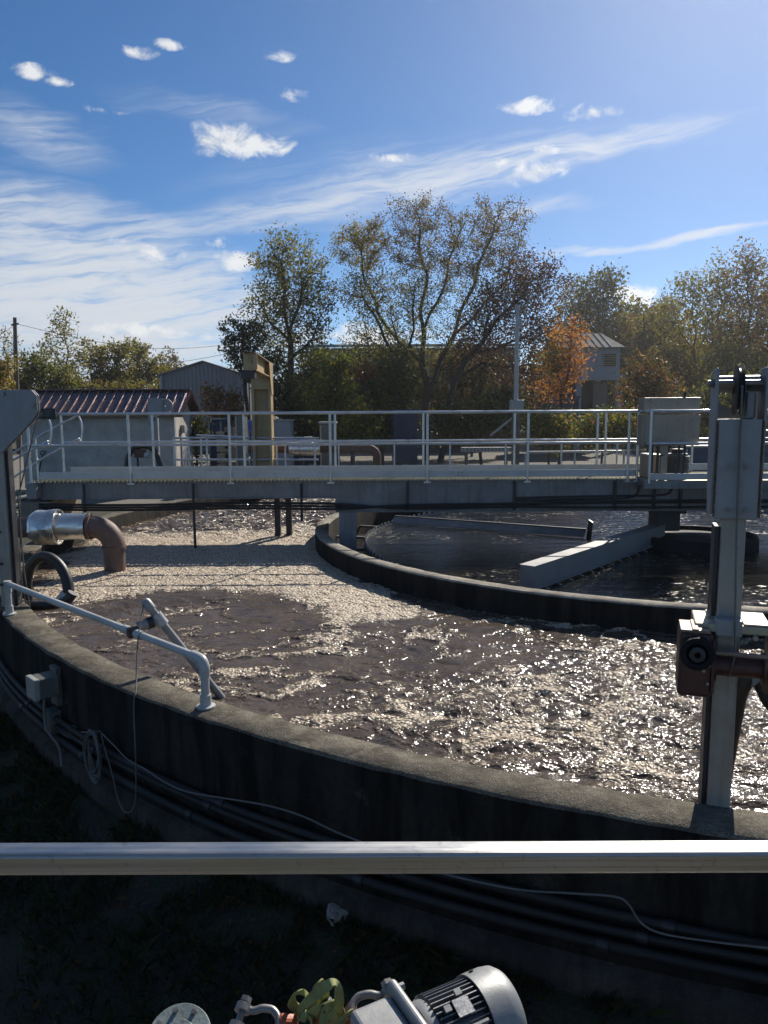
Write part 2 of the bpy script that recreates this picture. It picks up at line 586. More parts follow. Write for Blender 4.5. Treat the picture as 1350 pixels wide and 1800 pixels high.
# ---- ground
m, N, p = new_mat('ground_mat')
co = N.n('TexCoord').outputs['Object']
big = N.noise(co, 0.25, 5, 0.6)
med = N.noise(co, 3.5, 6, 0.7)
fin = N.noise(co, 40, 4, 0.7)
soil = N.mix(N.ss(fin, 0.3, 0.7), (0.016, 0.013, 0.010), (0.05, 0.04, 0.03))
gr = N.mix(N.ss(fin, 0.3, 0.7), (0.012, 0.02, 0.007), (0.035, 0.045, 0.016))
c = N.mix(N.ss(med, 0.42, 0.58), soil, gr)
c = N.mix(N.ss(big, 0.45, 0.7, 0, 0.6), c, (0.06, 0.05, 0.03))
N.put(p.inputs['Base Color'], c)
p.inputs['Roughness'].default_value = 0.95
b = N.n('Bump'); b.inputs['Strength'].default_value = 0.8; b.inputs['Distance'].default_value = 0.03
N.put(b.inputs['Height'], fin); N.l(b.outputs[0], p.inputs['Normal'])

m, N, p = new_mat('gravel_mat')
co = N.n('TexCoord').outputs['Object']
fin = N.noise(co, 30, 4, 0.75)
med = N.noise(co, 0.6, 5, 0.65)
c = N.mix(N.ss(fin, 0.3, 0.7), (0.06, 0.054, 0.045), (0.22, 0.20, 0.165))
c = N.mix(N.ss(med, 0.5, 0.68, 0, 0.8), c, (0.09, 0.085, 0.04))
N.put(p.inputs['Base Color'], c)
p.inputs['Roughness'].default_value = 0.95
b = N.n('Bump'); b.inputs['Strength'].default_value = 0.7; b.inputs['Distance'].default_value = 0.02
N.put(b.inputs['Height'], fin); N.l(b.outputs[0], p.inputs['Normal'])

GP = [(10.8, 0.0), (11.28, 0.0), (11.45, -0.05), (11.7, -0.15), (12.0, -0.25), (12.4, -0.32), (13.2, -0.34), (15.0, -0.2), (17.0, 0.0), (30, 0.0), (80, 0.0), (400, 0.0), (4500, 0.0)]  # dip beyond the wall, shaped so the wall's shadow covers the near ground


def ground_z(x, y):
    r_ = math.hypot(x - CX, y - CY)
    return float(np.interp(r_, [a_ for a_, _ in GP], [b_ for _, b_ in GP]))


gg = []
for (r0_, z0_), (r1_, z1_) in zip(GP[:-1], GP[1:]):
    k_ = 4 if r1_ < 20 else 1
    gg += [(r0_ + (r1_ - r0_) * i / k_, z0_ + (z1_ - z0_) * i / k_) for i in range(k_)]
gg.append(GP[-1])
g = MB()
g.lathe(gg, (CX, CY, 0), n=160)
o = g.build('ground', 'ground_mat', ang=180)
for v in o.data.vertices:
    r_ = math.hypot(v.co.x - CX, v.co.y - CY)
    if 11.3 < r_ < 17 and v.co.y < CY:
        v.co.z += random.uniform(-0.02, 0.02)
set_tags(o, kind='structure')
g = MB()
g.add([(-60, 26.2, 0.006), (70, 26.2, 0.006), (70, 58, 0.006), (-60, 58, 0.006)], [(0, 1, 2, 3)])
set_tags(g.build('gravel_yard', 'gravel_mat'), kind='structure')


# ---- hills
def hill(name, x0, x1, y, depth, hfun, mat, nx=80, ny=10):
    vs, fs = [], []
    for j in range(ny + 1):
        for i in range(nx + 1):
            x = x0 + (x1 - x0) * i / nx
            k = math.sin(math.pi * j / ny)
            hh = hfun(x) * k
            vs.append((x + random.uniform(-2, 2), y + depth * j / ny, -0.2 + hh * (1 + 0.06 * random.uniform(-1, 1))))
    for j in range(ny):
        for i in range(nx):
            a = j * (nx + 1) + i
            fs.append((a, a + 1, a + nx + 2, a + nx + 1))
    q = MB()
    q.add(vs, fs, True)
    return set_tags(q.build(name, mat, ang=180), kind='structure')


m, N, p = new_mat('wooded_hill')
co = N.n('TexCoord').outputs['Object']
n1 = N.noise(co, 0.05, 5, 0.6)
n2 = N.noise(co, 0.35, 5, 0.75)
c = N.mix(N.ss(n1, 0.35, 0.65), (0.05, 0.06, 0.03), (0.14, 0.09, 0.04))
c = N.mix(N.ss(n2, 0.3, 0.7, 0, 0.7), c, (0.02, 0.022, 0.015))
N.put(p.inputs['Base Color'], c); p.inputs['Roughness'].default_value = 1.0
b = N.n('Bump'); b.inputs['Strength'].default_value = 1.0; b.inputs['Distance'].default_value = 3.0
N.put(b.inputs['Height'], n2); N.l(b.outputs[0], p.inputs['Normal'])
hill('hills', -900, 900, 700, 500, lambda x: 27 + 8 * math.sin(x / 130.0) + 5 * math.sin(x / 57.0 + 1), 'wooded_hill')
hill('hillside', 22, 330, 105, 160, lambda x: max(0.3, (8.5 + 2 * math.sin(x / 21.0)) * min(1, max(0, (x - 22) / 40))), 'wooded_hill', 60, 12)


# ---- round tank walls
def ring_wall(r0, r1, z0, z1, n=420, chip=0.006, seed=3):
    rng = random.Random(seed)
    q = MB()
    nz = 3
    vs, fs = [], []
    prof = [(r1, z0), (r1, (z0 + z1) * 0.5), (r1, z1 - 0.02), (r1 - 0.018, z1), ((r0 + r1) / 2, z1), (r0 + 0.018, z1), (r0, z1 - 0.02), (r0, z0)]
    for i in range(n):
        t = 2 * math.pi * i / n
        for k, (r, z) in enumerate(prof):
            e = chip if k in (2, 3, 5, 6) else 0.0
            rr = r + rng.uniform(-e, e)
            vs.append((CX + rr * math.cos(t), CY + rr * math.sin(t), z + rng.uniform(-e, e * 0.3)))
    k = len(prof)
    for i in range(n):
        i2 = (i + 1) % n
        for j in range(k - 1):
            fs.append((i * k + j, i2 * k + j, i2 * k + j + 1, i * k + j + 1))
    q.add(vs, fs, True)
    return q


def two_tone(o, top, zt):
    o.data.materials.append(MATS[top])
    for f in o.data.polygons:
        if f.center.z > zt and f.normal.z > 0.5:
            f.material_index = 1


t = thing('tank_wall', 'stained concrete outer ring wall of the aeration tank, faces darkened for shade, with grey coping', 'wall', (CX, CY, 0))
o = ring_wall(ROI, RO, -0.4, CZ).build('ring', 'stained_shaded_concrete', t, ang=50)
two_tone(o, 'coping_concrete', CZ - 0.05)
q = MB()
q.lathe([(RO - 0.01, -0.3), (RO + 0.075, -0.3), (RO + 0.07, 0.12), (RO - 0.01, 0.17)], (CX, CY, 0), n=200, closed_prof=True)
q.build('footing', 'footing_concrete', t)
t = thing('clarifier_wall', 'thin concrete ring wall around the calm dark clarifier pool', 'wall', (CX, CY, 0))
o = ring_wall(RII, RI, -0.4, CZ, 300, 0.004, 5).build('ring', 'stained_shaded_concrete', t, ang=50)
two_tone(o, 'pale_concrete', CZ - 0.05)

# ---- aeration water (turbid, foaming)
m, N, p = new_mat('aeration_mat')
co = N.n('TexCoord').outputs['Object']
fa = N.n('Attribute', attribute_name='foam').outputs['Fac']
br = N.noise(co, 17, 4, 0.7)
sp = N.noise(co, 60, 2, 0.6)
fm = N.math('ADD', fa, N.math('MULTIPLY', N.math('SUBTRACT', br, 0.5), 1.35))
fm = N.math('ADD', fm, N.math('MULTIPLY', N.math('SUBTRACT', sp, 0.5), 0.8))
fleck = N.math('MULTIPLY', N.ss(N.noise(N.mapping(co, scale=(1, 1.6, 1)), 24, 3, 0.7), 0.62, 0.69), N.ss(N.noise(co, 1.7, 3, 0.6), 0.36, 0.6))
mask = N.math('MAXIMUM', N.ss(fm, 0.42, 0.62), N.math('MULTIPLY', fleck, 0.85))
vor = N.n('TexVoronoi', feature='F1'); vor.inputs['Scale'].default_value = 33; N.l(co, vor.inputs['Vector'])
vor2 = N.n('TexVoronoi', feature='F1'); vor2.inputs['Scale'].default_value = 52; N.l(co, vor2.inputs['Vector'])
vor3 = N.n('TexVoronoi', feature='F1'); vor3.inputs['Scale'].default_value = 13; N.l(co, vor3.inputs['Vector'])
big_b = N.ss(N.noise(co, 2.8, 3, 0.6), 0.48, 0.58)
liq = N.mix(N.ss(N.noise(co, 1.4, 4, 0.6), 0.3, 0.7), (0.066, 0.050, 0.037), (0.11, 0.084, 0.063))
foamc = N.mix(N.ss(vor.outputs['Distance'], 0.25, 0.75), (0.72, 0.615, 0.47), (0.24, 0.185, 0.13))
foamc = N.mix(N.ss(N.noise(co, 4, 5, 0.65), 0.4, 0.68, 0, 0.75), foamc, (0.36, 0.28, 0.20))
N.put(p.inputs['Base Color'], N.mix(mask, liq, foamc))
ra_ = N.n('Attribute', attribute_name='raft').outputs['Fac']
tb_ = N.n('Attribute', attribute_name='turb').outputs['Fac']
N.put(p.inputs['Roughness'], N.math('ADD', N.ss(mask, 0, 1, 0.12, 0.24), N.math('MULTIPLY', ra_, 0.26)))
p.inputs['Specular IOR Level'].default_value = 0.42
p.inputs['IOR'].default_value = 1.33
rip = N.math('ADD', N.math('MULTIPLY', N.noise(N.mapping(co, scale=(1, 1.5, 1)), 13, 1, 0.45), 0.55), N.math('MULTIPLY', N.noise(co, 58, 1, 0.5), 0.17))
bub = N.math('ADD', N.math('MULTIPLY', N.math('MULTIPLY', vor3.outputs['Distance'], -0.75), big_b), N.math('MULTIPLY', vor.outputs['Distance'], -0.50), N.math('MULTIPLY', vor2.outputs['Distance'], -0.12))
rip = N.math('MULTIPLY', rip, tb_)
rip = N.math('ADD', rip, N.math('MULTIPLY', N.noise(N.mapping(co, scale=(1, 2.2, 1)), 4.5, 2, 0.5), 0.5))
hgt = N.math('ADD', rip, N.math('MULTIPLY', bub, mask))
b = N.n('Bump'); b.inputs['Strength'].default_value = 0.9; b.inputs['Distance'].default_value = 0.045
N.put(b.inputs['Height'], hgt); N.l(b.outputs[0], p.inputs['Normal'])


def poly_sdf(x, y, P):
    """signed distance (negative inside) of many points to a polygon"""
    P = np.array(P)
    d = np.full(x.shape, 1e9)
    ins = np.zeros(x.shape, bool)
    for i in range(len(P)):
        a, b_ = P[i - 1], P[i]
        ex, ey = b_[0] - a[0], b_[1] - a[1]
        wx, wy = x - a[0], y - a[1]
        t_ = np.clip((wx * ex + wy * ey) / (ex * ex + ey * ey + 1e-9), 0, 1)
        d = np.minimum(d, (wx - ex * t_) ** 2 + (wy - ey * t_) ** 2)
        c_ = ((a[1] > y) != (b_[1] > y)) & (x < ex * (y - a[1]) / (ey if abs(ey) > 1e-9 else 1e-9) + a[0])
        ins ^= c_
    d = np.sqrt(d)
    return np.where(ins, -d, d)


def wpts(L):
    return [tuple(at(px_, py_, Z=WZ)[:2]) for px_, py_ in L]


def sst(v, lo, hi):
    t_ = np.clip((v - lo) / (hi - lo), 0, 1)
    return t_ * t_ * (3 - 2 * t_)


RAFT = wpts([(225, 942), (340, 940), (470, 935), (545, 922), (555, 950), (590, 985), (650, 1030), (735, 1075), (700, 1092), (640, 1100), (590, 1078), (530, 1056), (460, 1042), (390, 1036), (290, 1036), (190, 1052), (110, 1062), (80, 1040), (100, 990), (160, 950)])
BOIL = wpts([(120, 1080), (220, 1055), (330, 1040), (450, 1050), (540, 1065), (600, 1095), (590, 1130), (500, 1165), (380, 1175), (250, 1160), (150, 1130)])
nr, dr = 178, (ROI + 0.02 - RI + 0.02) / 178
rs = RI - 0.02 + dr * np.arange(nr + 1)
nt = 2000
ths = np.linspace(0, 2 * np.pi, nt, endpoint=False)
TT, RR = np.meshgrid(ths, rs)
X, Y = CX + RR * np.cos(TT), CY + RR * np.sin(TT)
wxx = X + 0.35 * fbm(X * 0.9, Y * 0.9, 21, 3)
wyy = Y + 0.35 * fbm(X * 0.9 + 40, Y * 0.9, 25, 3)
sd_ = -poly_sdf(wxx + 0.18 * fbm(X * 3.2, Y * 4.0, 27, 3), wyy + 0.18 * fbm(X * 3.2 + 9, Y * 4.0, 29, 3), RAFT)
raft = sst(sd_, -0.30, 0.26)
boil = sst(-poly_sdf(wxx, wyy, BOIL), -0.1, 0.35)
# strands follow the swirl: thin lines where a warped field crosses zero
n1_ = fbm(wxx * 0.9 + wyy * 0.3, wyy * 1.5 - wxx * 0.45, 31, 4, 0.55)
n2_ = fbm(wxx * 2.1 + 7, wyy * 3.0 - wxx * 0.6 + 3, 41, 4, 0.58)
n3_ = fbm(wxx * 4.6 + 11, wyy * 6.2 + 5, 43, 3, 0.6)
st1, st2, st3 = np.exp(-(n1_ / 0.075) ** 2), np.exp(-(n2_ / 0.085) ** 2), np.exp(-(n3_ / 0.10) ** 2)
patch = fbm(X * 0.55, Y * 0.8, 51, 4)
pm = sst(patch, -0.30, 0.22)
gl = at(1150, 1280, Z=WZ); gl2 = at(760, 1230, Z=WZ); gl3 = at(330, 1195, Z=WZ); gl4 = at(230, 1150, Z=WZ); gl5 = at(620, 1120, Z=WZ)
ga = lambda g_, a_, b_: np.exp(-(((X - g_.x) / a_) ** 2 + ((Y - g_.y) / b_) ** 2))
heavy = ga(gl, 1.7, 1.6) + 0.75 * ga(gl2, 0.6, 0.5) + 0.8 * ga(gl3, 0.75, 0.22) + 0.6 * ga(gl4, 0.7, 0.4) + 0.6 * ga(gl5, 0.8, 0.35)
heavy = np.minimum(heavy, 1.2)
foam = 0.03 + (0.26 + 0.40 * pm) * st1 + (0.16 + 0.30 * pm) * st2 * (0.6 + 0.4 * heavy) + 0.16 * st3 * (0.3 + heavy) + 0.15 * heavy + 0.10 * patch
foam = foam * (1 - 0.30 * boil)
far = sst(Y, 14.4, 15.3) * sst(CX - X, 4.0, 5.0)
foam = np.where(far > 0.5, 0.04 + 0.5 * st2 + 0.3 * st3 + 0.2 * patch, foam)
rough_w = np.clip(0.30 + 0.8 * sst(foam, 0.12, 0.5) + 0.45 * heavy, 0.1, 1.2)
rough_w = np.maximum(rough_w, 0.55 * far)
foam = np.clip(foam + raft * (0.92 - 0.34 * st2 - 0.22 * st3), 0, 1.15)
chop = 0.026 * fbm(wxx * 1.3, wyy * 1.9, 61, 3) + 0.020 * (1 - 2.4 * np.abs(fbm(wxx * 2.6, wyy * 3.8, 71, 3, 0.5))) * (0.4 + 0.6 * np.minimum(rough_w, 1)) + 0.008 * fbm(X * 9, Y * 12, 81, 3) * rough_w
Zw = WZ + chop * (1 - 0.75 * raft) + 0.05 * heavy * (0.4 - 2.0 * np.abs(fbm(X * 2.0, Y * 3.0, 91, 3))) + 0.03 * boil * fbm(X * 1.1, Y * 1.5, 95, 3) + raft * (0.012 + 0.016 * fbm(X * 9, Y * 9, 99, 3))
Zw += 0.012 * sst(foam, 0.4, 0.8) + far * 0.07 * (0.5 - 2.0 * np.abs(fbm(X * 1.6, Y * 2.4, 111, 4, 0.55)))
verts = np.stack([X.ravel(), Y.ravel(), Zw.ravel()], 1)
i_, j_ = np.meshgrid(np.arange(nr), np.arange(nt), indexing='ij')
a_ = i_ * nt + j_
b_ = i_ * nt + (j_ + 1) % nt
quads = np.stack([a_, a_ + nt, b_ + nt, b_], -1).reshape(-1, 4)
me = bpy.data.meshes.new('aeration_water')
me.vertices.add(len(verts)); me.vertices.foreach_set('co', verts.astype(np.float32).ravel())
me.loops.add(quads.size); me.loops.foreach_set('vertex_index', quads.astype(np.int32).ravel())
me.polygons.add(len(quads)); me.polygons.foreach_set('loop_start', np.arange(0, quads.size, 4, dtype=np.int32))
me.polygons.foreach_set('use_smooth', np.ones(len(quads), bool))
at_ = me.attributes.new('foam', 'FLOAT', 'POINT'); at_.data.foreach_set('value', foam.astype(np.float32).ravel())
for nm_, ar_ in (('turb', rough_w), ('raft', raft)):
    k_ = me.attributes.new(nm_, 'FLOAT', 'POINT'); k_.data.foreach_set('value', ar_.astype(np.float32).ravel())
me.update(); me.validate()
if me.polygons[0].normal.z < 0:
    me.flip_normals()
me.materials.append(MATS['aeration_mat'])
o = bpy.data.objects.new('aeration_water', me); COL.link(o); set_tags(o, kind='structure')

# ---- clarifier water (calm, dark, a film of scum)
m, N, p = new_mat('clarifier_mat')
co = N.n('TexCoord').outputs['Object']
scum = N.noise(co, 1.1, 4, 0.6)
spk = N.noise(N.mapping(co, scale=(9, 16, 1)), 1.0, 5, 0.75)
mk = N.math('MULTIPLY', N.ss(spk, 0.57, 0.64), N.ss(scum, 0.44, 0.58))
N.put(p.inputs['Base Color'], N.mix(mk, (0.010, 0.010, 0.009), (0.34, 0.29, 0.22)))
N.put(p.inputs['Roughness'], N.ss(mk, 0, 1, 0.035, 0.5))
p.inputs['IOR'].default_value = 1.33
h = N.math('ADD', N.math('MULTIPLY', N.noise(N.mapping(co, scale=(1.3, 5.5, 1)), 1.0, 4, 0.55), 1.0), N.math('MULTIPLY', N.noise(N.mapping(co, scale=(16, 26, 1)), 1.0, 3, 0.6), 0.28))
b = N.n('Bump'); b.inputs['Strength'].default_value = 0.36; b.inputs['Distance'].default_value = 0.06
N.put(b.inputs['Height'], h); N.l(b.outputs[0], p.inputs['Normal'])
q = MB(); q.lathe([(0.01, 0), (5.62, 0)], (CX, CY, KZ), n=96)
set_tags(q.build('clarifier_water', 'clarifier_mat'), kind='structure')
q = MB(); q.lathe([(5.60, 0), (RII + 0.01, 0)], (CX, CY, 0.42), n=96)
set_tags(q.build('launder_water', 'clarifier_mat'), kind='structure')
# ================================================================ CLARIFIER EQUIPMENT
t = thing('weir_ring', 'thin circular overflow weir plate with notched edge inside the clarifier', 'weir', (CX, CY, 0.7))
q = MB()
n = 700
vs, fs = [], []
for i in range(n):
    a = 2 * math.pi * i / n
    z = 0.745 if i % 4 in (0, 1) else 0.69
    for r in (5.60, 5.625):
        vs += [(CX + r * math.cos(a), CY + r * math.sin(a), 0.38), (CX + r * math.cos(a), CY + r * math.sin(a), z)]
for i in range(n):
    b0, b1 = i * 4, ((i + 1) % n) * 4
    fs += [(b0, b1, b1 + 1, b0 + 1), (b0 + 2, b0 + 3, b1 + 3, b1 + 2), (b0 + 1, b1 + 1, b1 + 3, b0 + 3)]
q.add(vs, fs)
q.build('plate', 'galvanised', t)
for i in range(26):
    a = 2 * math.pi * (i + 0.3) / 26
    q = MB(); e = Vector((math.cos(a), math.sin(a), 0))
    q.bar(Vector((CX, CY, 0.6)) + e * 5.63, Vector((CX, CY, 0.6)) + e * 6.31, 0.05, 0.05)
    q.build('bracket', 'galvanised', t)

# skimmer arm lying on the water
A, B_ = Vector((0.25, 16.9, 0.80)), Vector((3.94, 14.82, 0.80))
t = thing('skimmer_arm', 'long skimmer blade lying across the clarifier with pale splash board and black top edge', 'skimmer', A)
d = (B_ - A).normalized(); nrm = Vector((d.y, -d.x, 0))
if nrm.y > 0: nrm = -nrm
q = MB(); q.bar(A, B_, 0.05, 0.05); q.build('top_edge', 'dark_steel', t)
q = MB()
q.prism([A + nrm * 0.028 + Vector((0, 0, 0.0)), A + nrm * 0.17 + Vector((0, 0, -0.11)), A + nrm * 0.17 + Vector((0, 0, -0.125)), A + nrm * 0.028 + Vector((0, 0, -0.02))], B_ - A)
q.build('splash_board', 'galvanised', t)
q = MB(); q.prism([B_ + Vector((0.01, 0.02, -0.16)), B_ + Vector((0.06, -0.08, -0.16)), B_ + Vector((0.09, -0.10, 0.16)), B_ + Vector((0.04, 0.0, 0.20))], (0.02, 0.012, 0)); q.build('end_wiper', 'black_rubber', t)

# radial trough on its brackets
A, C0 = Vector((1.95, 10.30, 0.86)), Vector((CX, CY, 0.86))
d = (C0 - A).normalized(); s = Vector((d.y, -d.x, 0))
t = thing('scum_trough', 'grey steel channel trough running from the clarifier edge to the centre column', 'trough', A)
E_ = A + d * 4.95
q = MB()
for k in (-1, 1):
    q.bar(A + s * 0.10 * k, E_ + s * 0.10 * k, 0.012, 0.30)
q.bar(A + Vector((0, 0, -0.144)), E_ + Vector((0, 0, -0.144)), 0.186, 0.012)
q.build('channel', 'trough_paint', t)
q = MB(); q.bar(A + Vector((0, 0, 0.154)) - d * 0.01, E_ + Vector((0, 0, 0.154)), 0.235, 0.008); q.build('cover', 'trough_paint', t)
q = MB(); q.bar(A - d * 0.008, A - d * 0.002, 0.212, 0.30); q.build('end_plate', 'trough_paint', t)
q = MB(); q.bar(A + s * 0.135 + Vector((0, 0, -0.155)), E_ + s * 0.135 + Vector((0, 0, -0.155)), 0.06, 0.012)
q.bar(A + s * 0.30 + Vector((0, 0, -0.27)), E_ + s * 0.30 + Vector((0, 0, -0.27)), 0.012, 0.10)
q.build('shelf_angle', 'trough_paint', t)
for i in range(11):
    b0 = A + d * (0.28 + i * 0.36)
    q = MB(); q.bar(b0 + s * 0.11 + Vector((0, 0, -0.166)), b0 + s * 0.296 + Vector((0, 0, -0.25)), 0.035, 0.012)
    q.build('bracket', 'hot_bracket', t)

FX, FYY = 5.72, 13.95
t = thing('feedwell', 'dark round feedwell drum low in the water at the clarifier centre', 'feedwell', (FX, FYY, 0.5))
q = MB(); q.lathe([(1.0, 0.45), (1.06, 0.45), (1.06, 0.80), (1.03, 0.86), (0.98, 0.86), (0.95, 0.80)], (FX, FYY, 0), n=64, closed_prof=True); q.build('drum', 'black_paint', t)
q = MB(); q.lathe([(0.02, 0.84), (0.97, 0.78)], (FX, FYY, 0), n=48); q.build('cover', 'black_paint', t)
t = thing('centre_column', 'dark steel column hanging below the bridge at the clarifier centre', 'column', (CX, CY, 0.93))
q = MB(); q.b2((CX - 0.22, CY - 0.22, 0.885), (CX + 0.22, CY + 0.22, 1.33)); q.build('column', 'dark_steel', t, 0.01)
q = MB(); q.b2((CX - 0.3, CY - 0.3, 1.22), (CX + 0.3, CY + 0.3, 1.325)); q.build('flange', 'dark_steel', t, 0.006)

# ================================================================ BRIDGE
YN, YF = CY - 0.65, CY + 0.65
DK = 1.92
X0, X1, XS = -6.2, 11.4, -0.86
BR = thing('walkway_bridge', 'galvanised steel walkway bridge with handrails spanning the round tank', 'bridge', (X0, CY, CZ))
for y, nm in ((YN, 'near'), (YF, 'far')):
    sg = -1 if y == YN else 1
    q = MB()                                   # shallow girder, then deep girder
    q.b2((X0 + 0.1, y - 0.005, 1.60), (XS, y + 0.005, 1.905))
    q.b2((X0 + 0.1, y - 0.05, 1.585), (XS, y + 0.05, 1.60)); q.b2((X0 + 0.1, y - 0.05, 1.89), (XS - 0.002, y + 0.05, 1.905))
    q.build('girder', 'galvanised', BR)
    q = MB()
    q.b2((XS, y - 0.012, 1.345), (X1, y + 0.012, 1.905)); q.b2((XS, y - 0.07, 1.33), (X1, y + 0.07, 1.345)); q.b2((XS, y - 0.06, 1.888), (X1, y + 0.06, 1.904))
    q.build('girder', 'galvanised', BR)
q = MB(); q.b2((X0 - 0.05, YN - 0.25, 1.62), (X0 + 0.12, YF + 0.25, 1.90)); q.build('end_beam', 'galvanised', BR, 0.006)
for x in np.arange(X0 + 0.9, X1, 1.76):
    q = MB(); q.b2((x - 0.03, YN + 0.06, 1.70), (x + 0.03, YF - 0.06, 1.86)); q.build('cross_beam', 'galvanised', BR)
# grating deck: bearing bars, joined as one mass of fine bars
q = MB()
for k in range(34):
    y = YN - 0.02 + (YF - YN + 0.04) * k / 33
    q.b2((X0, y - 0.003, DK - 0.028), (X1, y + 0.003, DK))
for x in np.arange(X0, X1, 0.075):
    q.b2((x - 0.013, YN - 0.078, DK - 0.045), (x + 0.013, YF + 0.075, DK - 0.004))
o = q.build('grating', 'grating', BR); o['kind'] = 'stuff'
PX = [-6.24, -4.48, -2.71, -0.94, 0.77, 2.54, 4.31]
RZ, MZ = 3.09, 2.545
for y, pxs, xe in ((YN - 0.06, PX + [4.47], 4.47), (YF + 0.06, PX[:-1] + [4.15, 4.31, 6.0, 7.7, 9.4], X1)):
    for i, x in enumerate(pxs):
        q = MB(); q.cyl((x, y, DK - 0.06), (x, y, RZ), 0.023, 10); q.build('post', 'rail_alu', BR)
        q = MB(); q.b2((x - 0.06, y - 0.01, DK - 0.075), (x + 0.06, y + 0.045 * (1 if y < CY else -1) , DK - 0.045)); q.build('post_foot', 'rail_alu', BR)
    for z, nm, r in ((RZ, 'top_rail', 0.026), (MZ, 'mid_rail', 0.023)):
        xa_ = PX[0] if y < CY else X0
        q = MB(); q.tube([(xa_ + (xe - xa_) * i / 14, y + random.uniform(-.004, .004), z + random.uniform(-.004, .004)) for i in range(15)], r, 10); q.build(nm, 'rail_alu', BR)
    xs_ = [X0 + 0.1] + [x for x in PX[1:] if x < xe] + [xe]
    for a, b_ in zip(xs_[:-1], xs_[1:]):
        if b_ - a < 0.1: continue
        q = MB(); yy = y + (0.030 if y < CY else -0.030)
        q.b2((a + 0.004, yy - 0.004, DK + 0.028), (b_ - 0.004, yy + 0.004, DK + 0.15)); q.build('toe_board', 'toe_plate', BR)
for x, y in ((1.35, YN - 0.04), (1.2, YF + 0.02)):
    q = MB(); q.b2((x - 0.055, y - 0.002, DK + 0.04), (x + 0.055, y + 0.004, DK + 0.135))
    o = q.build('splice_plate', 'toe_plate', BR)
    for k in (-1, 1):
        for j in (-1, 1):
            q = MB(); q.cyl((x + k * 0.028, y - 0.008, DK + 0.087 + j * 0.025), (x + k * 0.028, y - 0.002, DK + 0.087 + j * 0.025), 0.009, 8); q.build('bolt', 'dark_steel', o)
# wider platform round the drive at the centre
YP = YN - 0.62
q = MB(); q.b2((4.5, YP, DK - 0.045), (6.9, YN - 0.08, DK - 0.004)); q.build('platform_deck', 'grating', BR)
q = MB(); q.b2((4.42, YP - 0.01, 1.78), (7.0, YP + 0.02, 1.915)); q.build('platform_beam', 'galvanised', BR)
for x in (4.5, 6.95):
    q = MB(); q.b2((x - 0.03, YP + 0.022, 1.80), (x + 0.03, YN - 0.013, 1.87)); q.build('platform_bracket', 'galvanised', BR)
for x in (4.5, 5.75, 6.95):
    q = MB(); q.cyl((x, YP, DK - 0.05), (x, YP, RZ), 0.023, 10); q.build('post', 'rail_alu', BR)
for z in (RZ, MZ):
    q = MB(); q.tube([(4.49, YN - 0.06, z), (4.52, YP + 0.04, z), (4.56, YP, z), (6.95, YP, z), (6.95, YN - 0.06, z)], 0.024, 10); q.build('platform_rail', 'rail_alu', BR)
q = MB(); q.b2((4.52, YP + 0.03, DK + 0.01), (6.93, YP + 0.04, DK + 0.115)); q.build('toe_board', 'toe_plate', BR)
for z in (RZ, MZ):
    q = MB(); q.tube([(6.95, YN - 0.06, z), (X1, YN - 0.06, z)], 0.024, 10); q.build('top_rail' if z == RZ else 'mid_rail', 'rail_alu', BR)
for x in (7.9, 9.6):
    q = MB(); q.cyl((x, YN - 0.06, DK - 0.06), (x, YN - 0.06, RZ), 0.023, 10); q.build('post', 'rail_alu', BR)
# stair rail going down at the far left end
for dy in (YN - 0.05, YF + 0.05):
    for zz in (0, -0.45):
        q = MB(); q.tube(smooth_path([(X0 + 0.05, dy, RZ - 0.06 + zz * 1.0), (X0 + 0.3, dy, RZ - 0.02 + zz * 1.0), (X0 - 0.4, dy, RZ - 0.38 + zz), (X0 - 1.9, dy, RZ - 1.3 + zz)][1:], 1), 0.021, 8); q.build('stair_rail', 'rail_alu', BR)
    q = MB(); q.tube(smooth_path([(X0 + 0.30, dy, RZ - 0.02), (X0 + 0.36, dy, RZ - 0.2), (X0 + 0.34, dy, RZ - 0.45), (X0 + 0.2, dy, RZ - 0.58)], 5), 0.021, 8); q.build('stair_rail', 'rail_alu', BR)
    for xx in (X0 - 0.55, X0 - 1.5):
        q = MB(); q.cyl((xx, dy, RZ - 0.5 - (X0 - 0.55 - xx) * 0.62), (xx, dy, RZ - 1.45 - (X0 - 0.55 - xx) * 0.62), 0.021, 8); q.build('post', 'rail_alu', BR)
for k in range(7):
    q = MB(); q.b2((X0 - 0.35 - 0.26 * k, YN, 1.72 - 0.185 * k), (X0 - 0.08 - 0.26 * k, YF, 1.76 - 0.185 * k)); q.build('stair_tread', 'grating', BR)
# plinth under the left end
q = MB(); q.b2((X0 - 0.25, YN - 0.1, 1.002), (X0 + 0.25, YF + 0.1, 1.55)); q.build('bearing_plinth', 'pale_concrete', BR, 0.01)
# column in the launder, posts down into the water
q = MB()
q.b2((-0.80, YN - 0.11, 0.40), (-0.50, YN - 0.095, 1.328)); q.b2((-0.80, YN + 0.095, 0.40), (-0.50, YN + 0.11, 1.328)); q.b2((-0.66, YN - 0.095, 0.40), (-0.645, YN + 0.095, 1.328))
q.build('support_column', 'galvanised', BR)
for x in (-2.08, -1.86):
    q = MB(); q.b2((x - 0.055, YF - 0.07, 0.4), (x + 0.055, YF + 0.07, 1.582)); q.build('support_post', 'dark_steel', BR)
for x in (-3.37, -1.46, -5.3):
    q = MB(); q.cyl((x, YN - 0.10, 1.18 if x != -3.37 else 0.5), (x, YN - 0.10, 1.86), 0.024, 10); q.build('drop_pipe', 'dark_steel', BR)
for x in (0.42, 2.32, 4.1, 4.8, 5.27):
    q = MB(); q.b2((x - 0.022, YN - 0.075, 1.36), (x + 0.022, YN - 0.014, 1.885)); q.build('conduit_strap', 'dark_steel', BR)
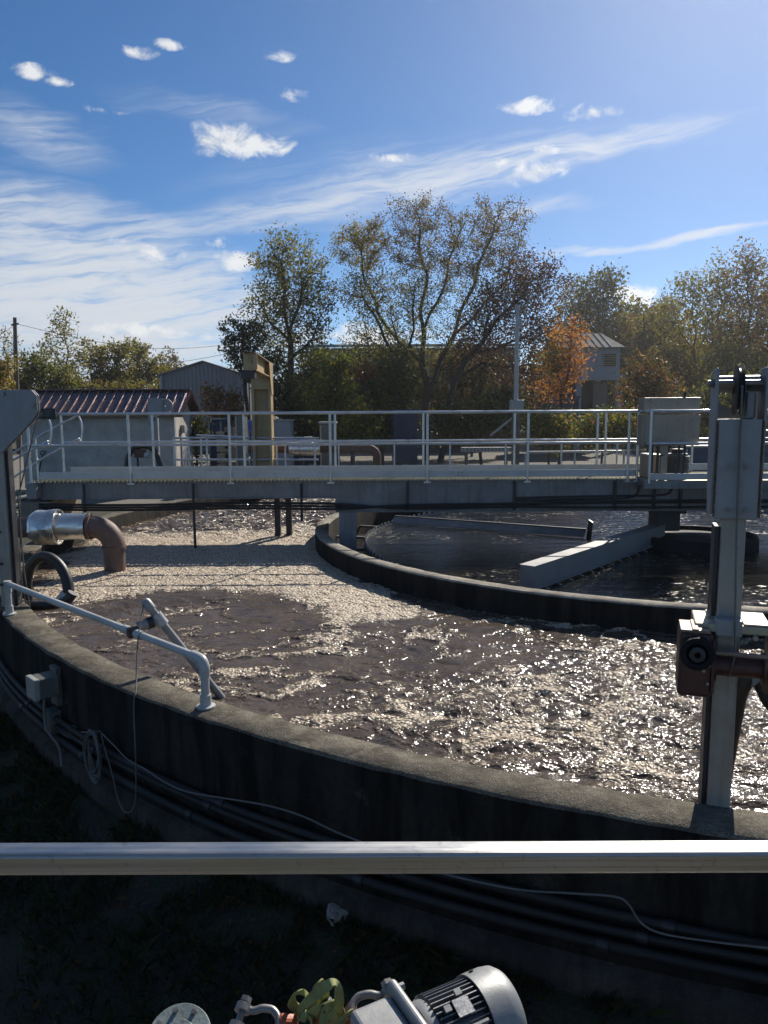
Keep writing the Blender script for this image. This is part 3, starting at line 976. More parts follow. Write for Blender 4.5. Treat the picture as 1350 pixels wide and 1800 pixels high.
for k, (z0, z1) in enumerate(((1.50, 1.40), (1.455, 1.43), (1.41, 1.46))):
    yy = YN - 0.11 - 0.005 * k
    q = MB(); q.tube(smooth_path([(X0 + 0.1, yy, z0 + 0.01), (-4.6, yy, z0 - 0.012), (-2.5, yy, z0 + 0.012), (-0.9, yy, z0 - 0.01), (0.42, yy, z1), (2.3, yy, z1 + 0.02), (4.1, yy, z1 + 0.055 * (k > 0)), (X1, yy, z1 + 0.05 * (k > 0))], 6), 0.021, 8); q.build('conduit', 'black_conduit', BR)
for zb, xb in ((1.555, 4.55), (1.60, 5.15)):
    q = MB(); q.tube(smooth_path([(2.3, YN - 0.04, zb - 0.03), (4.1, YN - 0.04, zb), (xb - 0.25, YN - 0.04, zb + 0.005), (xb - 0.06, YN - 0.04, zb + 0.07), (xb, YN - 0.04, zb + 0.27)], 8), 0.018, 8); q.build('conduit', 'black_conduit', BR)

# small sign on the rail end
q = MB(); s0 = at(62, 718, Y=YN - 0.13); s1 = at(98, 737, Y=YN - 0.13)
q.b2((s0.x, s0.y - 0.006, s1.z), (s1.x, s0.y + 0.006, s0.z)); t = q.build('rail_sign', 'black_rubber'); set_tags(t, 'small black sign plate with grey lettering fixed at the bridge rail end', 'sign')
q = MB()
for i in range(3):
    q.b2((s0.x + 0.15, s0.y - 0.009, s0.z - 0.045 - 0.04 * i), (s1.x - 0.05 - 0.03 * i, s0.y - 0.0065, s0.z - 0.032 - 0.04 * i))
q.cyl((s0.x + 0.08, s0.y - 0.009, (s0.z + s1.z) / 2), (s0.x + 0.08, s0.y - 0.0065, (s0.z + s1.z) / 2), 0.05, 14)
q.build('print', 'cable_grey', t)

# ---- drive and control panels on the platform
PN = thing('control_panel', 'pair of weathered steel control panels standing on the bridge platform', 'control panel', (5.2, YN - 0.35, DK))
a, b_ = at(1130, 729, Y=YN - 0.42), at(1229, 783, Y=YN - 0.42)
q = MB(); q.b2((a.x, a.y, b_.z), (b_.x, a.y + 0.26, a.z)); lo = q.build('lower_panel', 'panel_steel', PN, 0.006)
a2, b2_ = at(1133, 699, Y=YN - 0.30), at(1231, 727, Y=YN - 0.30)
q = MB(); q.b2((a2.x, a2.y, b2_.z), (b2_.x, a2.y + 0.3, a2.z)); up = q.build('upper_panel', 'panel_steel', PN, 0.006)
for pxy, par, Yq in (((1147, 708), up, a2.y), ((1160, 708), up, a2.y), ((1192, 709), up, a2.y), ((1221, 709), up, a2.y), ((1192, 738), lo, a.y), ((1219, 738), lo, a.y), ((1204, 761), lo, a.y), ((1145, 772), lo, a.y), ((1157, 772), lo, a.y), ((1198, 774), lo, a.y)):
    c_ = at(*pxy, Y=Yq)
    q = MB(); q.cyl(c_ + Vector((0, -0.012, 0)), c_ + Vector((0, 0.002, 0)), 0.018, 10); q.build('bolt', 'bolt_steel', par)
c_ = at(1204, 695, Y=a2.y + 0.1); q = MB(); q.cyl((c_.x, c_.y, a2.z - 0.002), (c_.x, c_.y, a2.z + 0.09), 0.028, 10); q.build('vent_knob', 'black_rubber', PN)
for px_, w in ((1146, 0.035), (1156, 0.035), (1193, 0.03), (1203, 0.03), (1167, 0.11)):
    c_ = at(px_, 800, Y=YN - 0.32)
    q = MB(); q.b2((c_.x - w / 2, c_.y - 0.02, DK), (c_.x + w / 2, c_.y + 0.02, b_.z + 0.01)); q.build('support_leg', 'dark_steel' if w < 0.1 else 'panel_steel', PN)
c0, c1_ = at(1156, 803, Y=YN - 0.34), at(1177, 785, Y=YN - 0.3)
q = MB(); q.tube(smooth_path([c0, (c0 + c1_) / 2 + Vector((0.06, 0, -0.03)), c1_], 6), 0.014, 8); q.build('cable', 'black_rubber', PN)
MT = thing('drive_motor', 'ribbed grey drive motor standing under the control panels', 'motor', (5.5, CY, DK))
mc = at(1190, 815, Y=YN + 0.1)
q = MB(); prof = []
for k in range(13):
    z = DK + 0.03 + 0.36 * k / 13
    prof += [(0.215, z), (0.215, z + 0.014), (0.19, z + 0.016), (0.19, z + 0.027)]
prof = [(0.01, DK + 0.005), (0.2, DK + 0.005)] + prof + [(0.17, DK + 0.42), (0.01, DK + 0.43)]
q.lathe(prof, (mc.x, mc.y, 0), n=28, smooth=False); q.build('housing', 'box_grey', MT)
q = MB(); q.lathe([(0.01, DK + 0.425), (0.1, DK + 0.425), (0.1, DK + 0.5), (0.01, DK + 0.51)], (mc.x, mc.y, 0), n=20); q.build('cap', 'dark_steel', MT)
q = MB(); g0 = at(1143, 818, Y=YN + 0.1); q.b2((g0.x - 0.13, g0.y - 0.2, DK + 0.002), (g0.x + 0.13, g0.y + 0.2, DK + 0.42)); q.build('gearbox', 'panel_steel', MT, 0.02)
# ================================================================ FOREGROUND RAIL AND LEDGE
t = thing('foreground_rail', 'bright brushed aluminium rail crossing the whole picture in front', 'railing', (0, 0.85, 1.53))
ra, rb = at(-200, 1509, Y=0.85), at(1550, 1506, Y=0.85)
m, N, p = new_mat('brushed_alu')
co = N.n('TexCoord').outputs['Object']
br1 = N.noise(N.mapping(co, scale=(0.8, 260, 260)), 1.0, 4, 0.7)
br2 = N.noise(N.mapping(co, scale=(9, 40, 40)), 1.0, 4, 0.6)
N.put(p.inputs['Base Color'], N.mix(N.ss(br1, 0.35, 0.65), (0.33, 0.33, 0.32), (0.45, 0.45, 0.44)))
p.inputs['Metallic'].default_value = 1.0
N.put(p.inputs['Roughness'], N.ss(br2, 0.3, 0.7, 0.30, 0.42))
dst = N.noise(co, 55, 5, 0.7)
scr = N.noise(N.mapping(co, rot=(0, 0, 0.5), scale=(30, 400, 30)), 1.0, 2, 0.5)
bc_ = p.inputs['Base Color'].links[0].from_socket
N.put(p.inputs['Base Color'], N.mix(N.ss(dst, 0.58, 0.68, 0, 0.6), N.mix(N.ss(scr, 0.62, 0.72, 0, 0.5), bc_, (0.4, 0.4, 0.4)), (0.25, 0.23, 0.2)))
b = N.n('Bump'); b.inputs['Strength'].default_value = 0.16; b.inputs['Distance'].default_value = 0.002
N.put(b.inputs['Height'], br1); N.l(b.outputs[0], p.inputs['Normal'])
q = MB(); q.bar(ra + Vector((-0.6, 0, 0)), rb + Vector((0.6, 0, 0)), 0.030, 0.027); q.build('top_rail', 'brushed_alu', t, 0.005, seg=4)
for x in (-1.15, 1.15):
    q = MB(); q.b2((x - 0.02, 0.83, 0.51), (x + 0.02, 0.87, 1.505)); q.build('post', 'brushed_alu', t, 0.003)
q = MB(); q.bar(ra + Vector((-0.6, -0.002, -0.55)), rb + Vector((0.6, -0.002, -0.55)), 0.038, 0.038); q.build('mid_rail', 'brushed_alu', t, 0.006)
LZ = 0.50
q = MB(); q.b2((-2.6, -2.0, 0.003), (2.6, 1.15, LZ)); set_tags(q.build('walkway_slab', 'pale_concrete', None, 0.01), kind='structure')

# ================================================================ RIGHT HOIST
HX, HY = 1.80, 3.93
H = thing('davit_crane', 'grey davit hoist post with black pulley and rusty winch at the near tank edge', 'crane', (HX, HY, CZ))
q = MB(); q.b2((HX - 0.058, HY - 0.058, 0.55), (HX + 0.058, HY + 0.058, 2.62)); q.build('post', 'crane_post', H, 0.012)
q = MB(); q.b2((HX - 0.085, HY - 0.02, 0.72), (HX - 0.062, HY + 0.16, 2.5)); q.build('guide_channel', 'dark_steel', H, 0.003)
q = MB(); q.b2((HX - 0.10, HY - 0.10, 2.555), (HX + 0.10, HY + 0.10, 3.055)); sl = q.build('sleeve', 'crane_grey', H, 0.006)
for k, x in enumerate((HX - 0.118, HX + 0.106)):
    # cheek plates, taller than the sleeve and leaning back
    q = MB(); y0, y1 = HY - 0.09, HY + 0.22
    q.prism([(x, HY - 0.07, 2.57), (x, HY + 0.12, 2.57), (x, y1, 2.9), (x, y1, 3.22), (x, HY + 0.1, 3.31), (x, HY - 0.06, 3.31), (x, HY - 0.095, 3.27), (x, HY - 0.095, 3.0)], (0.012, 0, 0)); q.build('cheek_plate', 'crane_grey', H, 0.003)
for x in (HX - 0.1045, HX + 0.1045):
    q = MB(); pts = [(x + random.uniform(-0.002, 0.002), HY - 0.1005, z) for z in np.arange(2.565, 3.05, 0.012)]
    q.tube(pts, [0.0045 + random.uniform(-0.001, 0.0015) for _ in pts], 6); q.build('weld_seam', 'rust', sl)
for z in (2.60, 2.82):
    for dx in (-0.035, 0.045):
        c_ = Vector((HX + dx, HY - 0.10, z))
        q = MB(); q.cyl(c_, c_ + Vector((0, -0.005, 0)), 0.021, 14); wsh = q.build('washer', 'crane_grey', sl)
        q = MB(); q.cyl(c_ + Vector((0, -0.005, 0)), c_ + Vector((0, -0.018, 0)), 0.0125, 6); q.cyl(c_ + Vector((0, -0.018, 0)), c_ + Vector((0, -0.026, 0)), 0.007, 8); q.build('bolt', 'bolt_steel', sl)
# pulley
pc = Vector((HX - 0.005, HY + 0.01, 3.20))
q = MB(); q.lathe([(0.02, -0.02), (0.075, -0.02), (0.128, -0.017), (0.132, -0.013), (0.108, -0.004), (0.108, 0.004), (0.132, 0.013), (0.128, 0.017), (0.075, 0.02), (0.02, 0.02)], pc, (1, 0, 0), 40, closed_prof=True)
q.build('pulley', 'dark_steel', H)
q = MB(); q.cyl((HX - 0.15, HY + 0.02, 3.235), (HX + 0.15, HY + 0.02, 3.235), 0.017, 12); q.build('axle', 'bolt_steel', H)
q = MB(); q.cyl((HX - 0.105, HY + 0.1, 3.235), (HX + 0.105, HY + 0.1, 3.235), 0.042, 16); q.build('spacer_tube', 'crane_grey', H)
for x, sg in ((HX - 0.119, -1), (HX + 0.119, 1)):
    q = MB(); q.cyl((x, HY + 0.02, 3.235), (x + sg * 0.016, HY + 0.02, 3.235), 0.024, 6); q.build('axle_nut', 'bolt_steel', H)
q = MB(); q.prism([(HX - 0.10, HY + 0.15, 3.06), (HX + 0.10, HY + 0.15, 3.06), (HX + 0.10, HY + 0.15, 3.2), (HX + 0.07, HY + 0.15, 3.13), (HX, HY + 0.15, 3.10), (HX - 0.07, HY + 0.15, 3.13), (HX - 0.10, HY + 0.15, 3.2)], (0, 0.01, 0)); q.build('back_web', 'crane_grey', H)
q = MB(); q.b2((HX + 0.03, HY - 0.04, 3.056), (HX + 0.07, HY + 0.09, 3.19)); q.build('guard_lug', 'crane_grey', H, 0.008)
# winch head
wz0, wz1 = 1.665, 2.03
wy0 = HY - 0.065
q = MB(); q.b2((HX - 0.17, HY - 0.15, wz1 - 0.055), (HX + 0.19, HY + 0.13, wz1 - 0.012)); q.build('winch_plate', 'cream_plate', H, 0.008)
q = MB(); q.b2((HX - 0.07, HY - 0.152, wz1 - 0.07), (HX + 0.055, HY - 0.0595, wz1 + 0.012)); q.build('mount_collar', 'crane_grey', H, 0.004)
q = MB(); q.b2((HX + 0.062, HY - 0.14, wz1 - 0.010), (HX + 0.185, HY + 0.12, wz1 - 0.002)); q.build('cover_plate', 'cream_plate', H, 0.002)
q = MB(); q.b2((HX - 0.10, HY - 0.03, wz1 - 0.010), (HX - 0.063, HY + 0.12, wz1 - 0.002)); q.build('cover_plate', 'cream_plate', H, 0.002)
WN = MB(); WN.b2((HX - 0.245, HY - 0.24, wz0 - 0.01), (HX - 0.085, HY - 0.02, wz1 - 0.045)); wn_ = WN.build('gear_case', 'winch_red', H, 0.018, seg=3)
q = MB(); q.b2((HX - 0.24, HY - 0.23, wz1 - 0.044), (HX - 0.10, HY - 0.03, wz1 - 0.030)); q.b2((HX - 0.185, HY - 0.235, wz1 - 0.032), (HX - 0.155, HY - 0.04, wz1 - 0.022)); q.build('case_lid', 'tan_plate', wn_, 0.002)
for c_, r, d_ in (((HX - 0.162, HY - 0.242, 1.895), 0.082, 0.02),):
    c_ = Vector(c_)
    q = MB(); q.lathe([(0.045, 0.0), (r, 0.0), (r, 0.05), (r - 0.012, 0.056), (0.052, 0.05), (0.045, 0.02)], c_, (0, -1, 0), 36, closed_prof=True); q.build('gear_ring', 'black_paint', wn_)
    q = MB(); q.lathe([(0.014, 0.0), (0.042, 0.0), (0.038, 0.062), (0.016, 0.066)], c_, (0, -1, 0), 24, closed_prof=True); q.build('hub', 'dark_steel', wn_)
for dx, dz in ((-0.10, 1.83), (-0.125, 1.80), (-0.105, 1.735)):
    c_ = Vector((HX + dx, HY - 0.242, dz)); q = MB(); q.cyl(c_, c_ + Vector((0, -0.014, 0)), 0.0085, 6); q.build('bolt', 'bolt_steel', wn_)
q = MB(); q.b2((HX - 0.09, HY - 0.25, wz0 + 0.02), (HX - 0.075, HY - 0.03, wz1 - 0.075)); q.build('side_frame', 'winch_red', H, 0.003)
q = MB(); q.prism([(HX + 0.185, HY - 0.23, wz0 + 0.03), (HX + 0.185, HY + 0.02, wz0 - 0.03), (HX + 0.185, HY + 0.02, wz1 - 0.06), (HX + 0.185, HY - 0.12, wz1 - 0.06), (HX + 0.185, HY - 0.23, wz1 - 0.14)], (0.014, 0, 0)); q.build('side_frame', 'winch_red', H, 0.003)
q = MB(); q.lathe([(0.03, -0.07), (0.085, -0.07), (0.085, -0.062), (0.052, -0.062), (0.052, 0.155), (0.085, 0.155), (0.085, 0.163), (0.03, 0.163)], (HX, HY - 0.13, 1.80), (1, 0, 0), 30, closed_prof=True); dr_ = q.build('drum', 'winch_red', H)
q = MB(); q.cyl((HX - 0.07, HY - 0.205, 1.885), (HX + 0.184, HY - 0.205, 1.885), 0.011, 10); q.build('tie_rod', 'tan_plate', H)
for dx, dz in ((0.115, 1.965),):
    q = MB(); q.cyl((HX + dx, HY - 0.151, dz), (HX + dx, HY - 0.17, dz), 0.014, 6); q.build('bolt', 'bolt_steel', H)
q = MB(); q.cyl((HX + 0.199, HY - 0.10, 1.80), (HX + 0.222, HY - 0.10, 1.80), 0.014, 6); q.build('bolt', 'bolt_steel', H)
q = MB(); pts = smooth_path([(HX - 0.003, HY - 0.12, 3.22), (HX - 0.002, HY - 0.128, 3.05), (HX + 0.002, HY - 0.135, 2.6), (HX + 0.016, HY - 0.17, 2.05), (HX + 0.02, HY - 0.2, 1.90), (HX + 0.008, HY - 0.188, 1.80), (HX + 0.0, HY - 0.15, 1.748)], 6)
q.tube(pts, 0.0055, 6); q.build('cable', 'wire_rope', H)
q = MB(); q.b2((HX - 0.11, HY - 0.085, 0.50), (HX + 0.11, HY + 0.085, 0.545)); q.build('foot_plate', 'crane_post', H)
q = MB(); q.b2((HX - 0.09, HY - 0.02, 0.6), (HX + 0.09, HY - 0.058, 0.98)); q.build('wall_bracket', 'crane_post', H)

H.rotation_euler.z = R(-18)
# thick black hoses behind the right hoist
hw = lambda px_, py_, Y_: at(px_, py_, Y=Y_)
q = MB(); q.tube(smooth_path([hw(1268, 1385, 4.25), hw(1277, 1330, 4.2), hw(1290, 1260, 4.15), hw(1300, 1215, 4.12), hw(1318, 1190, 4.1), hw(1338, 1200, 4.08), hw(1358, 1235, 4.0), hw(1400, 1275, 3.95)], 8), [0.048] * 57, 14)
t = q.build('mixer_hose', 'black_rubber'); set_tags(t, 'thick black rubber hose hooped behind the rusty winch', 'hose')
q = MB(); q.lathe([(0.049, -0.03), (0.058, -0.03), (0.058, 0.03), (0.049, 0.03)], hw(1322, 1188, 4.1), (1, 0.1, 0.1), 18, closed_prof=True); q.build('clamp', 'pvc_grey', t)

# ================================================================ LEFT HOIST
GX, GY = -4.13, 8.3
G = thing('davit_crane', 'grey davit hoist with wide gusset plate at the left picture edge', 'crane', (GX, GY, CZ))
q = MB(); q.b2((GX - 0.075, GY - 0.06, 0.55), (GX + 0.05, GY + 0.06, 2.75)); q.build('post', 'crane_post', G, 0.01)
q = MB(); q.b2((GX + 0.053, GY - 0.01, 0.7), (GX + 0.085, GY + 0.10, 2.80)); q.build('guide_channel', 'dark_steel', G, 0.003)
pl = lambda px_, py_: at(px_, py_, Y=GY - 0.09)
P = [pl(64, 695), pl(66, 722), pl(58, 738), pl(2, 797), pl(-20, 800), pl(-90, 800), pl(-150, 740), pl(-150, 686), pl(55, 685)]
for dy in (0.0, 0.05):
    q = MB(); q.prism([v + Vector((0, dy, 0)) for v in P], (0, 0.012, 0)); gp = q.build('gusset_plate', 'crane_grey', G, 0.003)
    for pxy in ((6, 692), (58, 712), (-60, 700)):
        if dy: continue
        c_ = pl(*pxy); q = MB(); q.cyl(c_, c_ + Vector((0, -0.006, 0)), 0.032, 14); q.build('washer', 'bolt_steel', gp)
        q = MB(); q.cyl(c_ + Vector((0, -0.006, 0)), c_ + Vector((0, -0.022, 0)), 0.019, 6); q.build('bolt', 'bolt_steel', gp)
c_ = pl(48, 715) + Vector((0, 0.0122, 0)); q = MB(); q.lathe([(0.02, 0), (0.07, 0), (0.07, 0.012), (0.06, 0.018), (0.07, 0.03), (0.07, 0.042), (0.02, 0.042)], c_, (0, 1, 0), 30, closed_prof=True); q.build('pulley', 'white_plastic', G)
for z in (1.83, 1.48, 1.25, 2.2):
    q = MB(); q.b2((GX - 0.4, GY - 0.075, z - 0.014), (GX - 0.02, GY - 0.0615, z + 0.014)); q.build('strap', 'dark_steel', G)
q = MB(); q.cyl((GX - 0.22, GY, 0.9), (GX - 0.22, GY, 2.3), 0.08, 14); q.build('winch_tube', 'crane_post', G)
q = MB(); q.tube([pl(57, 715) + Vector((0.05, 0.07, 0)), (GX + 0.16, GY + 0.0, 2.2), (GX + 0.17, GY, 1.4), (GX + 0.18, GY + 0.1, 0.75)], 0.008, 6); q.build('cable', 'wire_rope', G)
q = MB(); q.tube([pl(30, 780) + Vector((0, 0.07, 0)), (GX + 0.13, GY - 0.0, 1.4), (GX + 0.14, GY + 0.1, 0.75)], 0.006, 6); q.build('cable', 'wire_rope', G)

# black hose loop and its coupling
hy = 8.75
P = [(52, 1082, hy), (48, 1050, hy), (47, 1020, hy), (54, 995, hy), (70, 980, hy), (88, 981, hy - 0.05), (106, 996, hy - 0.1), (117, 1018, hy - 0.15), (121, 1040, hy - 0.2)]
q = MB(); pts = smooth_path([hw(*v) for v in P], 6); q.tube(pts, 0.062, 14)
t = q.build('rubber_hose', 'black_rubber'); set_tags(t, 'black rubber hose standing in an arch above the foam by the left hoist', 'hose')
c_ = hw(119, 1046, hy - 0.22); e_ = hw(104, 1062, hy - 0.25)
q = MB(); q.cyl(c_, e_, 0.085, 8, 0.07); q.box((c_ + e_) / 2 + Vector((0.05, -0.02, 0.0)), (0.16, 0.10, 0.07), (0, R(30), 0)); q.build('coupling', 'pvc', t, 0.004)
P = [(-60, 1040, 8.5), (0, 1054, 8.55), (45, 1064, 8.5), (90, 1064, 8.4), (118, 1055, 8.3), (128, 1042, 8.3)]
q = MB(); q.tube(smooth_path([hw(*v) for v in P], 6), 0.055, 14)
t = q.build('rubber_hose', 'black_rubber'); set_tags(t, 'black rubber hose lying low along the coping from the left picture edge', 'hose')

# ================================================================ PIPE WITH JACKET AND ELBOW
PY, PZ = 11.62, 1.385
V = thing('discharge_pipe', 'rusty brown pipe with silver insulation jacket and elbow dropping into the foam', 'pipe', (-4.15, PY, WZ))
q = MB(); q.cyl((-6.3, PY, PZ), (-4.5, PY, PZ), 0.165, 24); q.build('pipe_run', 'brown_pipe', V)
ec = (-4.45, PY, PZ - 0.31)
q = MB(); q.tube([(-4.5, PY, PZ)] + arc(ec, 0.31, 90, 0, (1, 0, 0), (0, 0, 1), 12) + [(-4.14, PY, 1.02)], 0.168, 24); q.build('elbow', 'brown_pipe', V)
q = MB(); q.cyl((-4.14, PY, 0.3), (-4.14, PY, 1.05), 0.158, 24); q.build('drop_leg', 'brown_pipe', V)
q = MB(); q.lathe([(0.15, 1.04), (0.186, 1.04), (0.186, 1.085), (0.165, 1.085)], (-4.14, PY, 0), n=24, closed_prof=True); q.build('collar', 'brown_pipe', V)
# crumpled sheet-metal jacket
q = MB(); pts, rs_ = [], []
rng = random.Random(4)
n_, L0, L1 = 26, -5.36, -4.52
vs, fs = [], []
for i in range(n_ + 1):
    x = L0 + (L1 - L0) * i / n_
    base = 0.262 if x < -4.98 else 0.205
    if x < L0 + 0.06: base = 0.22
    for j in range(28):
        a = 2 * math.pi * j / 28
        rr = base + 0.011 * math.sin(5 * a + x * 9) * (1 if x < -5.0 else 0.35) + rng.uniform(-0.0035, 0.0035) * (2.0 if x < -5.0 else 0.8)
        vs.append((x, PY + rr * math.cos(a), PZ + rr * math.sin(a)))
for i in range(n_):
    for j in range(28):
        fs.append((i * 28 + j, i * 28 + (j + 1) % 28, (i + 1) * 28 + (j + 1) % 28, (i + 1) * 28 + j))
fs += [tuple(range(28)), tuple(n_ * 28 + j for j in range(28))]
q.add(vs, fs, True); jk = q.build('insulation_jacket', 'jacket', V, ang=25)
for x in (-4.98, -4.54):
    q = MB(); r_ = 0.272 if x < -4.9 else 0.217
    q.lathe([(r_ - 0.02, -0.02), (r_, -0.02), (r_, 0.02), (r_ - 0.02, 0.02)], (x, PY, PZ), (1, 0, 0), 28, closed_prof=True); q.build('band', 'jacket', jk)
q = MB(); q.lathe([(0.12, -0.02), (0.195, -0.02), (0.195, 0.02), (0.12, 0.02)], (-4.48, PY, PZ), (1, 0, 0), 24, closed_prof=True); q.build('flange', 'brown_pipe', V)
q = MB(); q.b2((-6.0, PY - 0.06, 1.0), (-5.9, PY + 0.06, PZ - 0.16)); q.build('pipe_stand', 'dark_steel', V)

# ================================================================ PVC SENSOR RAIL
p1, p2 = at(17, 1080, Z=CZ), at(362, 1243, Z=CZ)
V = thing('sensor_rail', 'white plastic pipe rail on two flanged posts along the coping', 'rail', p1)
e1, e2 = at(14, 1026, Y=p1.y), at(355, 1160, Y=p2.y)
d = (e2 - e1).normalized()
up = Vector((0, 0, 1))
for p_, e_, s_ in ((p1, e1, 1), (p2, e2, -1)):
    q = MB(); top = Vector((p_.x, p_.y, e_.z - 0.09))
    if s_ == -1:
        q.cyl(p_ + up * 0.01, top + up * 0.02, 0.030, 18)
    else:
        q.cyl(p_ + up * 0.01, top + up * 0.04, 0.030, 18)
    q.build('post', 'pvc', V)
    q = MB(); q.lathe([(0.02, 0.002), (0.068, 0.002), (0.068, 0.014), (0.042, 0.02), (0.040, 0.095), (0.02, 0.095)], p_, n=22, closed_prof=True); q.build('floor_flange', 'pvc', V)
pe = Vector((p2.x, p2.y, e2.z))
q = MB(); pts = smooth_path([pe - d * 0.16, pe - d * 0.08, pe - d * 0.028 - up * 0.012, pe - up * 0.055, pe - up * 0.12], 5); q.tube(pts, 0.038, 18); q.build('elbow', 'pvc', V)
q = MB(); q.cyl(Vector((p1.x, p1.y, e1.z)) - up * 0.09, Vector((p1.x, p1.y, e1.z)) + up * 0.03, 0.038, 18); q.build('tee', 'pvc', V)
q = MB(); q.cyl(Vector((p1.x, p1.y, e1.z)) + d * 0.02, pe - d * 0.1, 0.0295, 18); q.build('rail', 'pvc', V)
t0 = 0.715
jm = Vector((p1.x, p1.y, e1.z)).lerp(pe, t0)
for k in (-0.07, 0.13):
    q = MB(); q.cyl(jm + d * (k - 0.045), jm + d * (k + 0.045), 0.037, 18); q.build('coupling', 'pvc', V)
q = MB(); q.box(jm + d * 0.30 * 0 + up * 0.0 + d * 0.03, (0.09, 0.07, 0.08), (0, 0, R(35))); q.build('clamp_block', 'rust', V, 0.006)

pt, pb = at(254, 1056, Y=jm.y + 0.12), at(397, 1236, Z=WZ - 0.05)
V = thing('probe_pipe', 'slanting grey probe pipe clamped to the white rail and dipping into the water', 'pipe', pb)
dd = (pb - pt).normalized()
q = MB(); q.cyl(pt + dd * 0.03, pb, 0.032, 16); q.build('shaft', 'pvc_grey', V)
q = MB(); q.lathe([(0.005, -0.035), (0.028, -0.03), (0.042, -0.01), (0.043, 0.07), (0.03, 0.07)], pt + dd * 0.02, dd, 18); q.build('end_cap', 'pvc_grey', V)
cm = pt + dd * 0.20
q = MB(); q.cyl(cm - dd * 0.055, cm + dd * 0.055, 0.05, 18); q.build('tee_sleeve', 'pvc', V)
j2 = jm + up * 0.02
q = MB(); q.cyl(cm, j2.lerp(cm, 0.18), 0.042, 18); q.build('tee_branch', 'pvc_grey', V)
q = MB(); q.cyl(j2.lerp(cm, 0.55), j2.lerp(cm, 0.75), 0.05, 18); q.build('strap', 'black_rubber', V)

# ================================================================ BOXES, CABLES AND CONDUITS ON THE WALL
def on_wall(px_, py_, off=0.0, rr=RO):
    d_ = ray(px_, py_)
    rr = rr + off
    A_ = d_.x ** 2 + d_.y ** 2
    B2 = -2 * (d_.x * CX + d_.y * CY)
    C_ = CX ** 2 + CY ** 2 - rr ** 2
    disc = B2 * B2 - 4 * A_ * C_
    t_ = (-B2 - math.sqrt(max(0, disc))) / (2 * A_)
    return Vector((0, 0, EYE)) + d_ * t_


def wall_pt(ang, z, off=0.0):
    return Vector((CX + (RO + off) * math.cos(ang), CY + (RO + off) * math.sin(ang), z))


def wang(v):
    return math.atan2(v.y - CY, v.x - CX)


c_ = on_wall(76, 1205, 0.14); a_ = wang(c_)
V = thing('junction_box', 'grey plastic junction box mounted high on the dark tank wall', 'junction box', wall_pt(a_, c_.z))
rot = Euler((0, 0, a_)).to_matrix()
bc = wall_pt(a_, c_.z, 0.12)
q = MB(); q.box(bc, (0.17, 0.19, 0.18), rot); q.build('body', 'box_grey', V, 0.014, seg=3)
q = MB(); q.box(bc + rot @ Vector((0.105, 0, 0)), (0.05, 0.198, 0.188), rot); q.build('lid', 'white_plastic', V, 0.009, seg=3)
q = MB(); q.box(wall_pt(a_, c_.z - 0.03, 0.025) + rot @ Vector((0, -0.02, 0)), (0.044, 0.14, 0.34), rot); q.build('back_board', 'box_grey', V)
q = MB(); q.tube(smooth_path([bc + Vector((0, 0, -0.1)) + rot @ Vector((0, -0.05, 0)), wall_pt(a_ , 0.42, 0.14), wall_pt(a_ + 0.014, 0.27, 0.10), wall_pt(a_ + 0.02, 0.12, 0.11)], 5), 0.013, 8); q.build('conduit', 'cable_grey', V)
c_ = on_wall(92, 1267, 0.06); a_ = wang(c_)
V = thing('junction_box', 'small flat grey box below the larger junction box on the tank wall', 'junction box', wall_pt(a_, c_.z))
rot = Euler((0, 0, a_)).to_matrix()
q = MB(); q.box(wall_pt(a_, c_.z, 0.05), (0.09, 0.16, 0.20), rot); q.build('body', 'box_grey', V, 0.006)
q = MB(); q.box(wall_pt(a_, c_.z, 0.10), (0.012, 0.165, 0.205), rot); q.build('lid', 'box_grey', V, 0.003)
c_ = on_wall(127, 1280, 0.03); a_ = wang(c_); rot = Euler((0, 0, a_)).to_matrix()
q = MB(); q.cyl(wall_pt(a_, c_.z, 0.02) - rot @ Vector((0, 0.03, 0)), wall_pt(a_, c_.z, 0.02) + rot @ Vector((0, 0.03, 0)), 0.018, 10)
set_tags(q.build('cable_gland', 'white_plastic'), 'small white plastic cable fitting on the dark wall beside the coil', 'fitting')

# coil of grey cable and its loops
V = thing('cable_coil', 'hanging coil of thin grey cable on the dark tank wall', 'cable', on_wall(165, 1320, 0.03))
cc = on_wall(163, 1322, 0.13); a_ = wang(cc); tg = Vector((-math.sin(a_), math.cos(a_), 0))
for k in range(6):
    rx, rz = 0.075 + 0.010 * k + random.uniform(-.008, .008), 0.17 + 0.008 * k
    ctr = wall_pt(a_, cc.z - 0.006 * k, 0.115 + 0.006 * k) + tg * random.uniform(-.02, .02)
    pts = [ctr + tg * (rx * math.cos(u)) + up * (rz * math.sin(u)) + tg * (0.02 * math.sin(2 * u + k)) for u in [2 * math.pi * j / 36 for j in range(36)]]
    q = MB(); q.tube(pts, 0.0062, 6, closed=True); q.build('turn', 'cable_grey', V)
q = MB(); q.tube(smooth_path([on_wall(*v, 0.05) for v in ((105, 1286), (120, 1296), (140, 1299), (158, 1292), (172, 1286))], 5), 0.006, 6); q.build('tail', 'cable_grey', V)
q = MB(); q.tube(smooth_path([on_wall(*v, 0.05) for v in ((105, 1284), (140, 1287), (176, 1286))], 4), 0.006, 6); q.build('tail', 'cable_grey', V)
c_ = on_wall(173, 1287, 0.05); q = MB(); q.box(c_, (0.03, 0.05, 0.015), (0.3, 0.2, a_)); q.build('tie', 'black_rubber', V)

